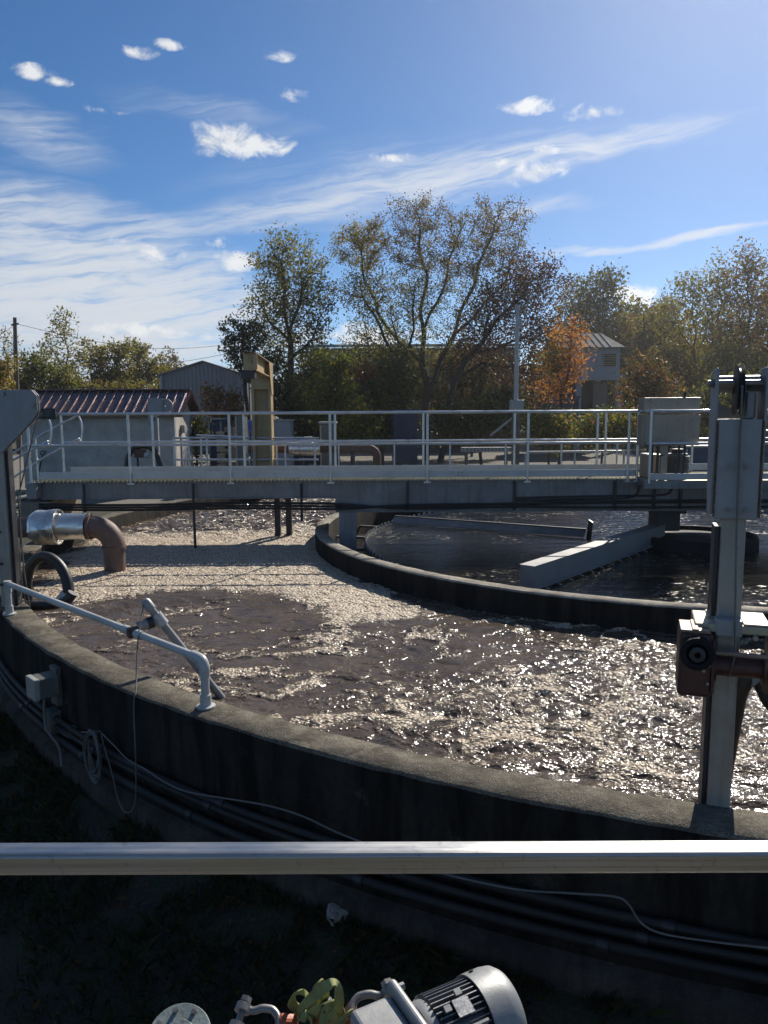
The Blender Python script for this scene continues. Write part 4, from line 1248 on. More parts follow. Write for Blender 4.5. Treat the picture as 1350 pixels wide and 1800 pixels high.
q = MB()
top = [pt + dd * 0.0 + Vector((-0.0, -0.02, -0.02)), at(243, 1120, Y=jm.y - 0.15), at(240, 1180, Y=5.75), wall_pt(wang(on_wall(237, 1218)), CZ + 0.012, -0.01), on_wall(236, 1226, 0.02)]
low = [on_wall(*v, 0.03 if v[1] < 1300 else 0.115) for v in ((235, 1250), (237, 1300), (239, 1350), (239, 1390), (236, 1415), (228, 1428), (216, 1424), (206, 1400), (197, 1360), (186, 1322), (178, 1292))]
q.tube(smooth_path(top + low, 5), 0.0052, 6)
set_tags(q.build('probe_cable', 'cable_grey'), 'thin grey cable dropping from the probe pipe in a long loop down the wall', 'cable')
q = MB(); q.tube(smooth_path([on_wall(*v, 0.11) for v in ((178, 1288), (200, 1310), (225, 1335), (255, 1352), (290, 1375), (330, 1392), (400, 1404), (470, 1416), (530, 1434), (590, 1462), (660, 1490), (760, 1530), (900, 1562), (1000, 1570), (1080, 1576), (1105, 1590), (1125, 1620), (1160, 1640), (1250, 1655), (1400, 1672))], 5), 0.006, 6)
set_tags(q.build('wall_cable', 'cable_grey'), 'thin pale cable sagging along the dark wall from the coil to the right', 'cable')
for z, r, lab in ((0.47, 0.024, 'uppermost black conduit pipe running along the dark tank wall'), (0.40, 0.024, 'middle black conduit pipe running along the dark tank wall'), (0.29, 0.03, 'lowest black conduit pipe along the tank wall just above its footing')):
    V = thing('conduit_pipe', lab, 'conduit', wall_pt(R(-120), z, 0.06), 'conduits on the tank wall')
    q = MB(); q.tube([wall_pt(R(a), z + 0.012 * math.sin(a * 0.21 + z * 40), 0.055) for a in np.arange(-170, -85, 1.0)], r, 12); q.build('pipe', 'black_conduit', V)
    for a in np.arange(-165, -88, 7.3):
        w_ = wall_pt(R(a + z * 9), z + 0.012 * math.sin((a + z * 9) * 0.21 + z * 40), 0.055)
        q = MB(); e_ = Vector((-math.sin(R(a)), math.cos(R(a)), 0)); q.cyl(w_ - e_ * 0.03, w_ + e_ * 0.03, r + 0.008, 12); q.build('clip', 'dark_steel', V)

# lump of broken concrete in the grass
rng = random.Random(12)
c_ = at(598, 1637, Z=-0.1); c_.z = ground_z(c_.x, c_.y) + 0.03
q = MB(); q.box(c_, (0.13, 0.10, 0.09), (0.1, 0.12, 0.5)); o = q.build('concrete_lump', 'rock_mat')
bm = bmesh.new(); bm.from_mesh(o.data); bmesh.ops.subdivide_edges(bm, edges=bm.edges, cuts=3, use_grid_fill=True)
for v in bm.verts: v.co += Vector((rng.uniform(-1, 1), rng.uniform(-1, 1), rng.uniform(-1, 1))) * 0.007
bm.to_mesh(o.data); bm.free()
set_tags(o, 'pale lump of broken concrete lying in the dark grass by the wall', 'rubble')

# ================================================================ GEARMOTOR, SLING AND SHACKLES ON A STEEL LEDGE
MZ0 = 1.72
q = MB(); q.b2((-1.2, 1.18, MZ0 - 0.06), (1.2, 1.56, MZ0)); V = q.build('equipment_shelf', 'galvanised', None, 0.004); set_tags(V, 'grey steel shelf just below the picture carrying the gearmotor', 'shelf')
for x in (-1.1, 0, 1.1):
    q = MB(); q.bar((x, 1.2, MZ0 - 0.09), (x, 1.14, 0.3), 0.06, 0.06, (0, 1, 0)); q.build('bracket', 'galvanised', V)
axd = Vector((math.cos(R(27)), math.sin(R(27)), 0.02)).normalized()
mc = at(858, 1786, Z=MZ0 + 0.15)
V = thing('gear_motor', 'grey gearmotor with finned body and smooth fan cowl at the bottom edge', 'motor', mc)
sd = Vector((0, 0, 1)).cross(axd).normalized(); ux = axd.cross(sd)
q = MB(); q.lathe([(0.01, 0.07), (0.085, 0.07), (0.108, 0.062), (0.120, 0.045), (0.124, 0.02), (0.124, -0.045), (0.118, -0.045), (0.118, -0.02)], mc, axd, 56); cw = q.build('fan_cowl', 'motor_grey', V, ang=30)
for an in (62, -30):
    c_ = mc - axd * 0.02 + (sd * math.cos(R(an)) + ux * math.sin(R(an))) * 0.1245
    q = MB(); q.cyl(c_ - (c_ - mc).normalized() * 0.002, c_ + (sd * math.cos(R(an)) + ux * math.sin(R(an))) * 0.004, 0.007, 8); q.build('screw', 'dark_steel', cw)
bs, be = mc - axd * 0.04, mc - axd * 0.20
q = MB(); q.cyl(be, bs, 0.096, 48); bd = q.build('body', 'motor_fin', V)
for k in range(44):
    an = 2 * math.pi * k / 44
    e_ = sd * math.cos(an) + ux * math.sin(an)
    if -0.25 < (an - math.pi / 2) * -1 + 0 < 0.22 and False: continue
    q = MB(); q.bar(be + axd * random.uniform(0.002, 0.012) + e_ * 0.106, bs - axd * random.uniform(0.0, 0.012) + e_ * 0.106, 0.0032, 0.024, e_); q.build('fin', 'motor_fin', bd)
pe_ = (mc - axd * 0.115); en = (ux * math.cos(R(22)) - sd * math.sin(R(22))).normalized()
rot = Matrix((axd, en.cross(axd).normalized(), en)).transposed()
q = MB(); q.box(pe_ + en * 0.1235, (0.05, 0.048, 0.004), rot); q.build('name_plate', 'plate_alu', V)
for k, (s1, s2) in enumerate(((0.005, 0.04), (-0.045, 0.01))):
    q = MB(); q.box(pe_ + en * 0.1225 + axd * s1 + rot.col[1] * s2, (0.02, 0.018, 0.008), rot); q.build('lug', 'motor_grey', V)
q = MB(); q.box(pe_ + en * 0.114 + axd * -0.0 - rot.col[1] * 0.055, (0.10, 0.007, 0.022), rot); q.build('rib', 'motor_grey', V)
# terminal side lug and end shield
fe = be - axd * 0.012
q = MB(); q.lathe([(0.02, -0.012), (0.104, -0.012), (0.108, 0.0), (0.108, 0.018), (0.02, 0.018)], fe, axd, 40, closed_prof=True); q.build('end_shield', 'motor_grey', V)
rotf = Matrix((axd, sd, ux)).transposed()
q = MB(); q.box(fe - axd * 0.04, (0.03, 0.262, 0.262), rotf); fl_ = q.build('square_flange', 'motor_grey', V, 0.022, seg=4)
for a in (-1, 1):
    for b_ in (-1, 1):
        c_ = fe - axd * 0.026 + sd * 0.108 * a + ux * 0.108 * b_
        q = MB(); q.cyl(c_, c_ + axd * 0.018, 0.0105, 6); q.build('bolt', 'bolt_steel', fl_)
gb = fe - axd * 0.055
q = MB(); q.prism([gb + sd * 0.105 + ux * 0.105, gb - sd * 0.105 + ux * 0.105, gb - sd * 0.105 - ux * 0.105, gb + sd * 0.105 - ux * 0.105], -axd * 0.13); q.build('gear_box', 'motor_grey', V, 0.014, seg=3)
q = MB(); q.cyl(gb - axd * 0.13 - ux * 0.03, gb - axd * 0.17 - ux * 0.03, 0.05, 28, 0.045); q.build('output_hub', 'motor_grey', V)
V.scale = (0.7, 0.7, 0.7)


def shackle(c, fwd, side, size, name_label, pin=True):
    """bow shackle: a horseshoe of round bar with a screw pin through two eyes"""
    fwd, side = Vector(fwd).normalized(), Vector(side).normalized()
    up_ = fwd.cross(side)
    S = thing('shackle', name_label, 'shackle', c, 'lifting shackles')
    c = Vector(c)
    pts = [c + fwd * (0.95 * size) + side * 0.36 * size, c + fwd * 0.55 * size + side * 0.38 * size, c + fwd * 0.25 * size + side * 0.55 * size] + [c - fwd * 0.05 * size + fwd * (-0.62 * size * math.sin(u)) + side * (0.62 * size * math.cos(u)) for u in np.linspace(0.15, math.pi - 0.15, 11)] + [c + fwd * 0.25 * size - side * 0.55 * size, c + fwd * 0.55 * size - side * 0.38 * size, c + fwd * 0.95 * size - side * 0.36 * size]
    q = MB(); q.tube(smooth_path(pts, 3), 0.155 * size, 12); q.build('bow', 'bolt_steel', S)
    for k in (-1, 1):
        e_ = c + fwd * 1.02 * size + side * 0.37 * size * k
        q = MB(); q.lathe([(0.12 * size, -0.15 * size), (0.34 * size, -0.15 * size), (0.34 * size, 0.15 * size), (0.12 * size, 0.15 * size)], e_, side, 20, closed_prof=True); q.build('eye', 'bolt_steel', S)
    q = MB(); q.cyl(c + fwd * 1.02 * size - side * 0.72 * size, c + fwd * 1.02 * size + side * 0.62 * size, 0.15 * size, 12)
    q.cyl(c + fwd * 1.02 * size + side * 0.60 * size, c + fwd * 1.02 * size + side * 0.80 * size, 0.25 * size, 6)
    q.build('pin', 'bolt_steel', S)
    return S


s1_ = at(648, 1776, Z=MZ0 + 0.17)
shackle(s1_, (0.9, 0.25, 0.15), (-0.3, 0.75, 0.35), 0.052, 'larger weathered bow shackle between the green sling and the gearmotor')
s2_ = at(462, 1800, Z=MZ0 + 0.12)
shackle(s2_, (-0.9, 0.2, 0.1), (0.2, 0.8, 0.4), 0.05, 'bow shackle at the bottom edge left of the green sling')

# sling: a tangle of webbing loops
S = thing('lifting_sling', 'tangled yellow green webbing sling beside the gearmotor', 'sling', at(570, 1780, Z=MZ0 + 0.05))


def ribbon(pxs, w, name, mat, par, tilt=0.0, lift=0.0):
    pts = smooth_path([at(px_, py_, Z=MZ0 + z_) for px_, py_, z_ in pxs], 7)
    L_, fs_ = [], []
    k_ = len(pts)
    for i, p_ in enumerate(pts):
        t_ = (pts[min(i + 1, k_ - 1)] - pts[max(i - 1, 0)]).normalized()
        v_ = Vector((0.15, -0.75, 0.65)) if not tilt else Vector((math.sin(tilt + i * 0.05), -0.5, math.cos(tilt + i * 0.05)))
        w_ = t_.cross(v_).normalized()
        w_ = (w_ * math.cos(0.6 + 0.4 * math.sin(i * 0.25 + tilt)) + v_.normalized() * math.sin(0.6 + 0.4 * math.sin(i * 0.25 + tilt))).normalized()
        n_ = t_.cross(w_).normalized() * 0.0016
        for s_ in (-1, 1):
            L_ += [p_ + w_ * w * 0.5 * s_ + n_, p_ + w_ * w * 0.5 * s_ - n_]
    for i in range(k_ - 1):
        a, b = i * 4, i * 4 + 4
        fs_ += [(a, a + 2, b + 2, b), (a + 1, b + 1, b + 3, a + 3), (a, b, b + 1, a + 1), (a + 2, a + 3, b + 3, b + 2)]
    q = MB(); q.add(L_, fs_, True)
    return q.build(name, mat, par, ang=60)


ribbon([(516, 1802, .07), (524, 1778, .12), (545, 1757, .19), (568, 1738, .24), (585, 1727, .26), (594, 1733, .24), (596, 1760, .19), (592, 1785, .14)], 0.021, 'loop', 'sling_green', S)
ribbon([(528, 1775, .12), (516, 1768, .13), (513, 1757, .15), (522, 1747, .17), (536, 1749, .17), (545, 1766, .14), (550, 1790, .1)], 0.021, 'loop', 'sling_green', S, 0.8)
ribbon([(550, 1775, .13), (556, 1750, .18), (558, 1733, .22), (565, 1730, .22), (572, 1745, .19), (566, 1775, .14), (560, 1802, .1)], 0.021, 'loop', 'sling_green', S, 1.7)
ribbon([(548, 1782, .15), (560, 1768, .18), (575, 1763, .18), (590, 1766, .17), (600, 1785, .13), (598, 1806, .1)], 0.021, 'loop', 'sling_green', S, 2.4)
ribbon([(530, 1795, .13), (538, 1782, .15), (547, 1786, .14), (548, 1803, .1)], 0.021, 'loop', 'sling_green', S, 0.3)
ribbon([(568, 1805, .12), (572, 1780, .15), (580, 1775, .16), (586, 1790, .14), (590, 1808, .1)], 0.021, 'loop', 'sling_green', S, 3.3)
ribbon([(592, 1808, .13), (604, 1790, .16), (616, 1784, .17), (626, 1792, .15), (632, 1808, .12)], 0.021, 'loop', 'sling_green', S, 1.1)
ribbon([(604, 1774, .10), (600, 1790, .10), (596, 1806, .08)], 0.03, 'label_tag', 'bright_blue', S, 0.5)
S = thing('hook_block', 'orange plastic piece showing under the green sling', 'hook', at(560, 1795, Z=MZ0 + 0.02))
for pxy, sz, r_ in (((503, 1800), (0.045, 0.03, 0.04), 0.4), ((568, 1780), (0.05, 0.04, 0.04), 0.7), ((614, 1780), (0.02, 0.03, 0.05), 0.2), ((622, 1796), (0.04, 0.025, 0.025), 0.9)):
    q = MB(); q.box(at(*pxy, Z=MZ0 + 0.11), sz, (0.3, 0.4, r_)); q.build('shell', 'orange_plastic', S, 0.012, seg=3)
q = MB(); c_ = at(575, 1765, Z=MZ0 + 0.16); q.lathe([(0.001, 0.013), (0.01, 0.011), (0.013, 0.0), (0.013, -0.02), (0.001, -0.022)], c_, n=16); q.build('rivet', 'dark_steel', S)
S = thing('pipe_flange', 'round grey green flange disc with bolts at the bottom edge left of the sling', 'flange', at(316, 1800, Z=MZ0))
fc = at(314, 1822, Z=MZ0 + 0.12)
tl = Vector((0.05, -0.42, 0.9)).normalized()
q = MB(); q.lathe([(0.01, 0.0), (0.063, 0.0), (0.065, -0.003), (0.065, -0.018), (0.01, -0.018)], fc, tl, 44, closed_prof=False); fd = q.build('disc', 'flange_green', S)
q = MB(); q.lathe([(0.01, 0.006), (0.03, 0.006), (0.033, 0.0), (0.033, -0.001)], fc, tl, 32); q.build('raised_face', 'flange_green', fd)
sx = tl.orthogonal().normalized(); sy = tl.cross(sx)
for k in range(8):
    a = 2 * math.pi * k / 8 + 0.3
    c_ = fc + (sx * math.cos(a) + sy * math.sin(a)) * 0.05
    q = MB(); q.cyl(c_, c_ + tl * 0.007, 0.0055, 6); q.build('bolt', 'bolt_steel', fd)
q = MB(); q.cyl(fc - tl * 0.02, Vector((fc.x, fc.y - 0.0, MZ0)) + Vector((0, 0.02, 0)), 0.035, 28); q.build('spool', 'flange_green', S)

# sparse dark grass between the footing and the camera
rng_g = np.random.default_rng(77)
n_ = 14000
th = rng_g.uniform(R(-152), R(-98), n_)
rr_ = 11.33 + rng_g.beta(0.9, 1.8, n_) * 1.5
gx, gy = CX + rr_ * np.cos(th), CY + rr_ * np.sin(th)
keep = fbm(gx * 1.3, gy * 1.3, 7, 3) > -0.12
gx, gy, rr_ = gx[keep], gy[keep], rr_[keep]
gz = np.interp(rr_, [a_ for a_, _ in GP], [b_ for _, b_ in GP])
hh = rng_g.uniform(0.03, 0.11, len(gx)); ww = rng_g.uniform(0.002, 0.005, len(gx))
an = rng_g.uniform(0, 2 * np.pi, len(gx)); bx, by = np.cos(an), np.sin(an)
lx, ly = rng_g.normal(scale=0.03, size=len(gx)), rng_g.normal(scale=0.03, size=len(gx))
gv = np.stack([np.stack([gx - bx * ww, gy - by * ww, gz - 0.01], 1), np.stack([gx + bx * ww, gy + by * ww, gz - 0.01], 1), np.stack([gx + lx * 0.5 + bx * ww * 0.8, gy + ly * 0.5 + by * ww * 0.8, gz + hh * 0.6], 1), np.stack([gx + lx * 1.6, gy + ly * 1.6, gz + hh], 1)], 1).reshape(-1, 3)
GRASS = (gv, np.arange(len(gv)).reshape(-1, 4))

# fallen leaves on the same strip
n_ = 900
th = rng_g.uniform(R(-150), R(-98), n_); rr_ = 11.35 + rng_g.uniform(0, 1.5, n_)
lx, ly = CX + rr_ * np.cos(th), CY + rr_ * np.sin(th)
LITTER = np.stack([lx, ly, np.interp(rr_, [a_ for a_, _ in GP], [b_ for _, b_ in GP]) + 0.02], 1)
# ================================================================ PUMP HOUSE
PHY = 30.0
wl, wr = at(40, 790, Y=PHY), at(308, 790, Y=PHY)
px0, px1, pd = wl.x, wr.x, 2.75
ze, zr = at(200, 729, Y=PHY - 0.3).z, at(200, 686, Y=PHY + pd / 2).z
V = thing('pump_house', 'small grey rendered pump house with ribbed maroon metal roof behind the tank', 'building', (px0, PHY, 0))
q = MB(); q.prism([(px1, PHY, 0), (px1, PHY + pd, 0), (px1, PHY + pd, ze + 0.02), (px1, PHY + pd / 2, zr - 0.1), (px1, PHY, ze + 0.02)], (px0 - px1, 0, 0)); q.build('wall', 'wall_render', V)
ov = 0.28
sl_ = (zr - ze) / (pd / 2 + ov)
rx0, rx1 = px0 - 0.25, px1 + 0.35
rf = None
for sg, yb in ((-1, PHY - ov), (1, PHY + pd + ov)):
    q = MB(); q.prism([(rx0, PHY + pd / 2, zr), (rx0, yb, ze), (rx0, yb, ze - 0.05), (rx0, PHY + pd / 2, zr - 0.05)], (rx1 - rx0, 0, 0)); r_ = q.build('roof', 'roof_maroon', V)
    if sg == -1: rf = r_
nrm = Vector((0, -(zr - ze), (pd / 2 + ov))).normalized()
nrm = Vector((0, -sl_, 1)).normalized()
k = 0
x = rx0 + 0.06
while x < rx1:
    q = MB(); q.tube([Vector((x, PHY - ov - 0.004, ze)) + nrm * 0.016, Vector((x, PHY + pd / 2, zr)) + nrm * 0.016], 0.038, 12); q.build('seam', 'seam_maroon', rf)
    x += 0.352
q = MB(); q.b2((rx0, PHY + pd / 2 - 0.12, zr - 0.01), (rx1, PHY + pd / 2 + 0.12, zr + 0.05)); q.build('ridge_cap', 'roof_maroon', V, 0.02)
q = MB(); q.b2((rx0, PHY - ov - 0.012, ze - 0.11), (rx1, PHY - ov - 0.002, ze - 0.005)); q.build('fascia', 'roof_maroon', V)
for sg, yb in ((-1, PHY - ov), (1, PHY + pd + ov)):
    q = MB(); q.bar((rx1 + 0.012, yb, ze - 0.06), (rx1 + 0.012, PHY + pd / 2, zr - 0.06), 0.03, 0.13); q.build('barge_board', 'seam_maroon', V)
q = MB(); q.b2((px1 + 0.002, PHY + 0.85, 0.02), (px1 + 0.05, PHY + 1.85, 2.15)); dr_ = q.build('door', 'siding_white', V, 0.01)
q = MB(); q.cyl((px1 + 0.05, PHY + 1.7, 1.05), (px1 + 0.12, PHY + 1.7, 1.05), 0.03, 8); q.build('handle', 'bolt_steel', dr_)
q = MB(); q.b2((px1 + 0.002, PHY + 0.9, 2.3), (px1 + 0.16, PHY + 1.15, 2.62)); q.build('wall_lamp', 'white_plastic', V, 0.02)
q = MB(); q.b2((px1 - 0.002, PHY - 0.012, 0.0), (px1 + 0.012, PHY + 0.2, ze - 0.06)); q.build('corner_trim', 'siding_white', V)
# shovel leaning on the wall
q = MB(); a, b_ = at(217, 812, Y=PHY - 0.25), at(224, 797, Y=PHY - 0.12)
a, b_ = at(69, 826, Y=PHY - 0.5), at(75, 799, Y=PHY - 0.15)
S = thing('shovel', 'black shovel handle leaning against the pump house wall', 'shovel', (a.x, a.y, 0))
q.cyl((a.x - 0.08, a.y - 0.2, 0.4), b_, 0.03, 8); q.build('shaft', 'black_rubber', S)
q = MB(); q.tube([b_ + Vector((-0.09, 0, 0.1)), b_ + Vector((-0.06, 0, 0.0)), b_, b_ + Vector((0.06, 0, 0.02)), b_ + Vector((0.13, 0, 0.12)), b_ + Vector((0.02, 0, 0.14))], 0.022, 6, closed=True); q.build('grip', 'black_rubber', S)
q = MB(); q.prism([(a.x - 0.2, a.y - 0.2, 0.4), (a.x + 0.04, a.y - 0.2, 0.4), (a.x + 0.02, a.y - 0.26, 0.12), (a.x - 0.08, a.y - 0.28, 0.01), (a.x - 0.18, a.y - 0.26, 0.12)], (0, 0.01, 0)); q.build('blade', 'dark_steel', S)

# far hoist beyond the bridge
fy = 25.0
fp = lambda px_, py_, dy=0.0: at(px_, py_, Y=fy + dy)
V = thing('davit_crane', 'grey davit hoist on the far tank edge in front of the pump house', 'crane', fp(285, 835))
q = MB(); a, b_ = fp(270, 790), fp(279, 790); q.b2((a.x, fy, 0.9), (b_.x, fy + 0.14, fp(270, 735).z)); q.build('post', 'crane_grey', V)
q = MB(); q.prism([fp(260, 699), fp(286, 700), fp(286, 727), fp(274, 735), fp(264, 748), fp(260, 748)], (0, 0.02, 0)); q.build('gusset_plate', 'crane_grey', V)
c_ = fp(291, 713, 0.05); q = MB(); q.lathe([(0.03, 0), (0.22, 0), (0.22, 0.03), (0.17, 0.04), (0.22, 0.05), (0.22, 0.08), (0.03, 0.08)], c_, (0, 1, 0), 24, closed_prof=True); q.build('pulley', 'pvc_grey', V)
q = MB(); q.tube(smooth_path([fp(223, 830), fp(225, 806), fp(234, 790), fp(250, 784), fp(265, 787), fp(276, 800), fp(282, 818), fp(284, 832)], 5), 0.09, 10)
set_tags(q.build('rubber_hose', 'black_rubber'), 'black rubber hose arched on the far tank edge in front of the pump house', 'hose')
V = thing('hoist_winch', 'rusty hoist winch hanging inside the arched hose by the pump house', 'winch', fp(247, 798))
c_ = fp(247, 797, -0.1)
q = MB(); q.box(c_, (0.36, 0.3, 0.26)); q.build('case', 'rust', V, 0.03)
q = MB(); q.cyl(c_ + Vector((0.16, -0.1, -0.05)), c_ + Vector((0.3, -0.1, -0.08)), 0.09, 12); q.build('drum', 'pvc', V)
q = MB(); q.cyl((c_.x - 0.1, c_.y, c_.z - 0.1), (c_.x - 0.1, c_.y, 0.9), 0.035, 8); q.build('stand', 'dark_steel', V)

# ================================================================ BUILDINGS
def ribbed_gable(name, label, Y, pxl, pxr, px_apex, py_eave, py_apex, depth, wallm, roofm, step=0.32):
    l_, r_, ap = at(pxl, py_eave, Y=Y), at(pxr, py_eave, Y=Y), at(px_apex, py_apex, Y=Y)
    V = thing(name, label, 'building', (l_.x, Y, 0))
    q = MB(); q.prism([(l_.x, Y, 0), (r_.x, Y, 0), (r_.x, Y, r_.z), (ap.x, Y, ap.z), (l_.x, Y, l_.z)], (0, depth, 0)); w_ = q.build('wall', wallm, V)
    x = l_.x + 0.1
    while x < r_.x:
        z = l_.z + (ap.z - l_.z) * (x - l_.x) / (ap.x - l_.x) if x < ap.x else ap.z + (r_.z - ap.z) * (x - ap.x) / (r_.x - ap.x)
        q = MB(); q.prism([(x - 0.05, Y - 0.002, 0), (x + 0.05, Y - 0.002, 0), (x + 0.03, Y - 0.05, 0), (x - 0.03, Y - 0.05, 0)], (0, 0, z - 0.1)); q.build('panel_rib', wallm, w_)
        x += step
    for a, b_ in ((l_, ap), (ap, r_)):
        d_ = (b_ - a).normalized()
        if a is l_: a = a - d_ * 0.3
        else: b_ = b_ + d_ * 0.3
        q = MB(); q.prism([a + Vector((0, -0.25, 0.0)), b_ + Vector((0, -0.25, 0.0)), b_ + Vector((0, -0.25, 0.14)), a + Vector((0, -0.25, 0.14))], (0, depth + 0.5, 0)); q.build('roof', roofm, V)
    return V, l_, r_, ap


surf('roof_dark', (0.09, 0.09, 0.10), 0.5, 0.2, 0.15, 2, 0.05)
V, l_, r_, ap = ribbed_gable('metal_shed', 'blue grey ribbed metal gable shed behind the pump house', 62, 285, 428, 357, 660, 637, 18, 'siding_grey', 'roof_dark')
a, b_ = at(356, 679, Y=61.9), at(365, 684, Y=61.9); q = MB(); q.b2((a.x, 61.86, b_.z), (b_.x, 61.99, a.z)); q.build('vent', 'dark_void', V)
q = MB(); q.b2((l_.x - 0.12, 61.8, 0), (l_.x + 0.05, 61.94, l_.z)); q.build('downpipe', 'siding_white', V)

# long low building behind the big trees
BY = 66
a, b_ = at(545, 612, Y=BY), at(905, 612, Y=BY)
V = thing('long_building', 'long dull tan industrial building with pale roof edge behind the big trees', 'building', (a.x, BY, 0))
q = MB(); q.b2((a.x, BY, 0), (b_.x, BY + 20, a.z)); q.build('wall', 'siding_tan', V)
q = MB(); q.prism([(a.x - 0.4, BY - 0.5, a.z + 0.01), (a.x - 0.4, BY + 20, a.z + 1.8), (a.x - 0.4, BY + 20, a.z + 2.0), (a.x - 0.4, BY - 0.5, a.z + 0.25)], (b_.x - a.x + 0.8, 0, 0)); q.build('roof', 'roof_green', V)
c_, d_ = at(765, 694, Y=BY - 0.15), at(905, 725, Y=BY - 0.15); q = MB(); q.b2((c_.x, BY - 0.15, 0), (d_.x, BY - 0.01, c_.z)); q.build('brick_plinth', 'brick_red', V)
for px_ in (620, 700, 810):
    c_ = at(px_, 660, Y=BY); q = MB(); q.b2((c_.x - 0.06, BY - 0.09, 0), (c_.x + 0.06, BY - 0.002, a.z - 0.05)); q.build('downpipe', 'siding_grey', V)
for k in range(22):
    x = a.x + (b_.x - a.x) * (k + 0.5) / 22
    q = MB(); q.b2((x - 0.03, BY - 0.03, 1.5), (x + 0.03, BY - 0.001, a.z - 0.02)); q.build('panel_joint', 'siding_tan', V)

# pale two storey hut on legs, right
TY = 58
tp = lambda px_, py_, dy=0.0: at(px_, py_, Y=TY + dy)
a, b_ = tp(1012, 632), tp(1089, 660)
fl0 = tp(1050, 660).z
V = thing('loading_tower', 'pale blue grey two storey hut with tan louvre standing over an open bay', 'building', (a.x, TY, 0))
q = MB(); q.b2((a.x - 1.2, TY, fl0), (b_.x, TY + 6, tp(1050, 612).z)); q.build('upper_wall', 'siding_white', V)
q = MB(); zt, ze_ = tp(1050, 588, 3).z, tp(1050, 613).z
q.prism([(a.x - 1.3, TY - 0.3, ze_), (b_.x + 0.3, TY - 0.3, ze_), (b_.x - 0.6, TY + 3, zt), (a.x - 1.3, TY + 3, zt)], (0, 0.02, 0.1)); q.prism([(a.x - 1.3, TY + 6.3, ze_), (b_.x + 0.3, TY + 6.3, ze_), (b_.x - 0.6, TY + 3.0, zt), (a.x - 1.3, TY + 3.0, zt)], (0, -0.02, 0.1)); q.prism([(b_.x + 0.3, TY - 0.3, ze_), (b_.x + 0.3, TY + 6.3, ze_), (b_.x - 0.6, TY + 3, zt)], (0, 0, 0.1)); rf = q.build('roof', 'roof_matte', V)
for k in range(9):
    x = a.x - 1.0 + k * 0.5
    if x > b_.x - 0.7: break
    q = MB(); q.bar((x, TY - 0.3, ze_ + 0.13), (x, TY + 2.95, zt + 0.13), 0.05, 0.05); q.build('seam', 'roof_matte', rf)
c_, d_ = tp(1060, 622), tp(1083, 644); q = MB(); q.b2((c_.x, TY - 0.09, d_.z), (d_.x, TY - 0.002, c_.z)); lv = q.build('louvre', 'louver_tan', V)
for k in range(7):
    z = d_.z + (c_.z - d_.z) * (k + 0.5) / 7
    q = MB(); q.box(((c_.x + d_.x) / 2, TY - 0.12, z), (d_.x - c_.x - 0.1, 0.06, 0.05), (0.6, 0, 0)); q.build('slat', 'dark_void', lv)
for px_ in (1018, 1089):
    c_ = tp(px_, 690)
    for dy in (0.1, 5.8):
        q = MB(); q.b2((c_.x - 0.2, TY + dy, 0), (c_.x + 0.2, TY + dy + 0.4, fl0 - 0.002)); q.build('leg', 'siding_white', V)
q = MB(); q.b2((a.x - 1.3, TY - 0.3, fl0 - 0.35), (b_.x + 0.4, TY + 0.098, fl0 + 0.05)); q.build('floor_beam', 'siding_white', V)
q = MB(); q.b2((a.x - 1.1, TY + 3.2, 0), (b_.x - 0.3, TY + 3.4, fl0 - 0.36)); q.build('back_wall', 'dark_void', V)
c_, d_ = tp(1062, 670), tp(1086, 715); q = MB(); q.b2((c_.x, TY + 2.9, 0.1), (d_.x, TY + 3.0, c_.z)); q.build('doorway', 'siding_tan', V)

# ================================================================ YARD THINGS
# yellow jib column
JY = 27.0
j = lambda px_, py_, dy=0.0: at(px_, py_, Y=JY + dy)
V = thing('jib_column', 'weathered yellow steel jib crane column with stubby slanted head', 'crane', (j(457, 800).x, JY, 0))
xl, xr = j(446, 740).x, j(475, 740).x
zt = j(460, 668).z
q = MB(); q.b2((xl, JY + 0.30, 0), (xr, JY + 0.50, zt - 0.3)); q.build('web', 'yellow_paint', V)
for x0_, x1_ in ((xl - 0.06, xl + 0.03), (xr - 0.05, xr + 0.04)):
    q = MB(); q.b2((x0_, JY, 0), (x1_, JY + 0.56, zt)); q.build('flange', 'yellow_paint', V, 0.005)
q = MB(); q.b2((xl - 0.06, JY - 0.004, zt - 0.32), (xr + 0.04, JY + 0.562, zt + 0.004)); q.build('cap_plate', 'yellow_paint', V, 0.008)
bx0, bx1, by0, by1 = j(466, 660).x, at(440, 650, Y=22.6).x, JY - 0.004, 22.6
zt2 = zt + 0.62
P0, P1 = Vector((bx0, by0, 0)), Vector((bx1, by1, 0))
q = MB(); q.bar(P0 + Vector((0, 0, zt2 - 0.26)), P1 + Vector((0, 0, zt2 - 0.26)), 0.05, 0.46); hd_ = q.build('jib_web', 'yellow_paint', V)
q = MB(); q.bar(P0 + Vector((0, 0, zt2 - 0.015)), P1 + Vector((0, -0.15, zt2 - 0.015)), 0.36, 0.03); q.build('jib_top_flange', 'wood_grey', V)
q = MB(); q.bar(P0 + Vector((0, 0, zt2 - 0.505)), P1 + Vector((0, 0, zt2 - 0.505)), 0.34, 0.03); q.build('jib_bottom_flange', 'yellow_paint', V)
q = MB(); q.b2((bx1 - 0.20, by1 + 0.02, zt2 - 0.50), (bx1 + 0.20, by1 + 0.06, zt2 - 0.04)); q.build('end_stop', 'yellow_paint', V, 0.008)
q = MB(); q.b2((xl - 0.06, JY + 0.0, zt + 0.006), (xr + 0.04, JY + 0.56, zt2 - 0.02)); q.build('head_box', 'yellow_paint', V, 0.01)
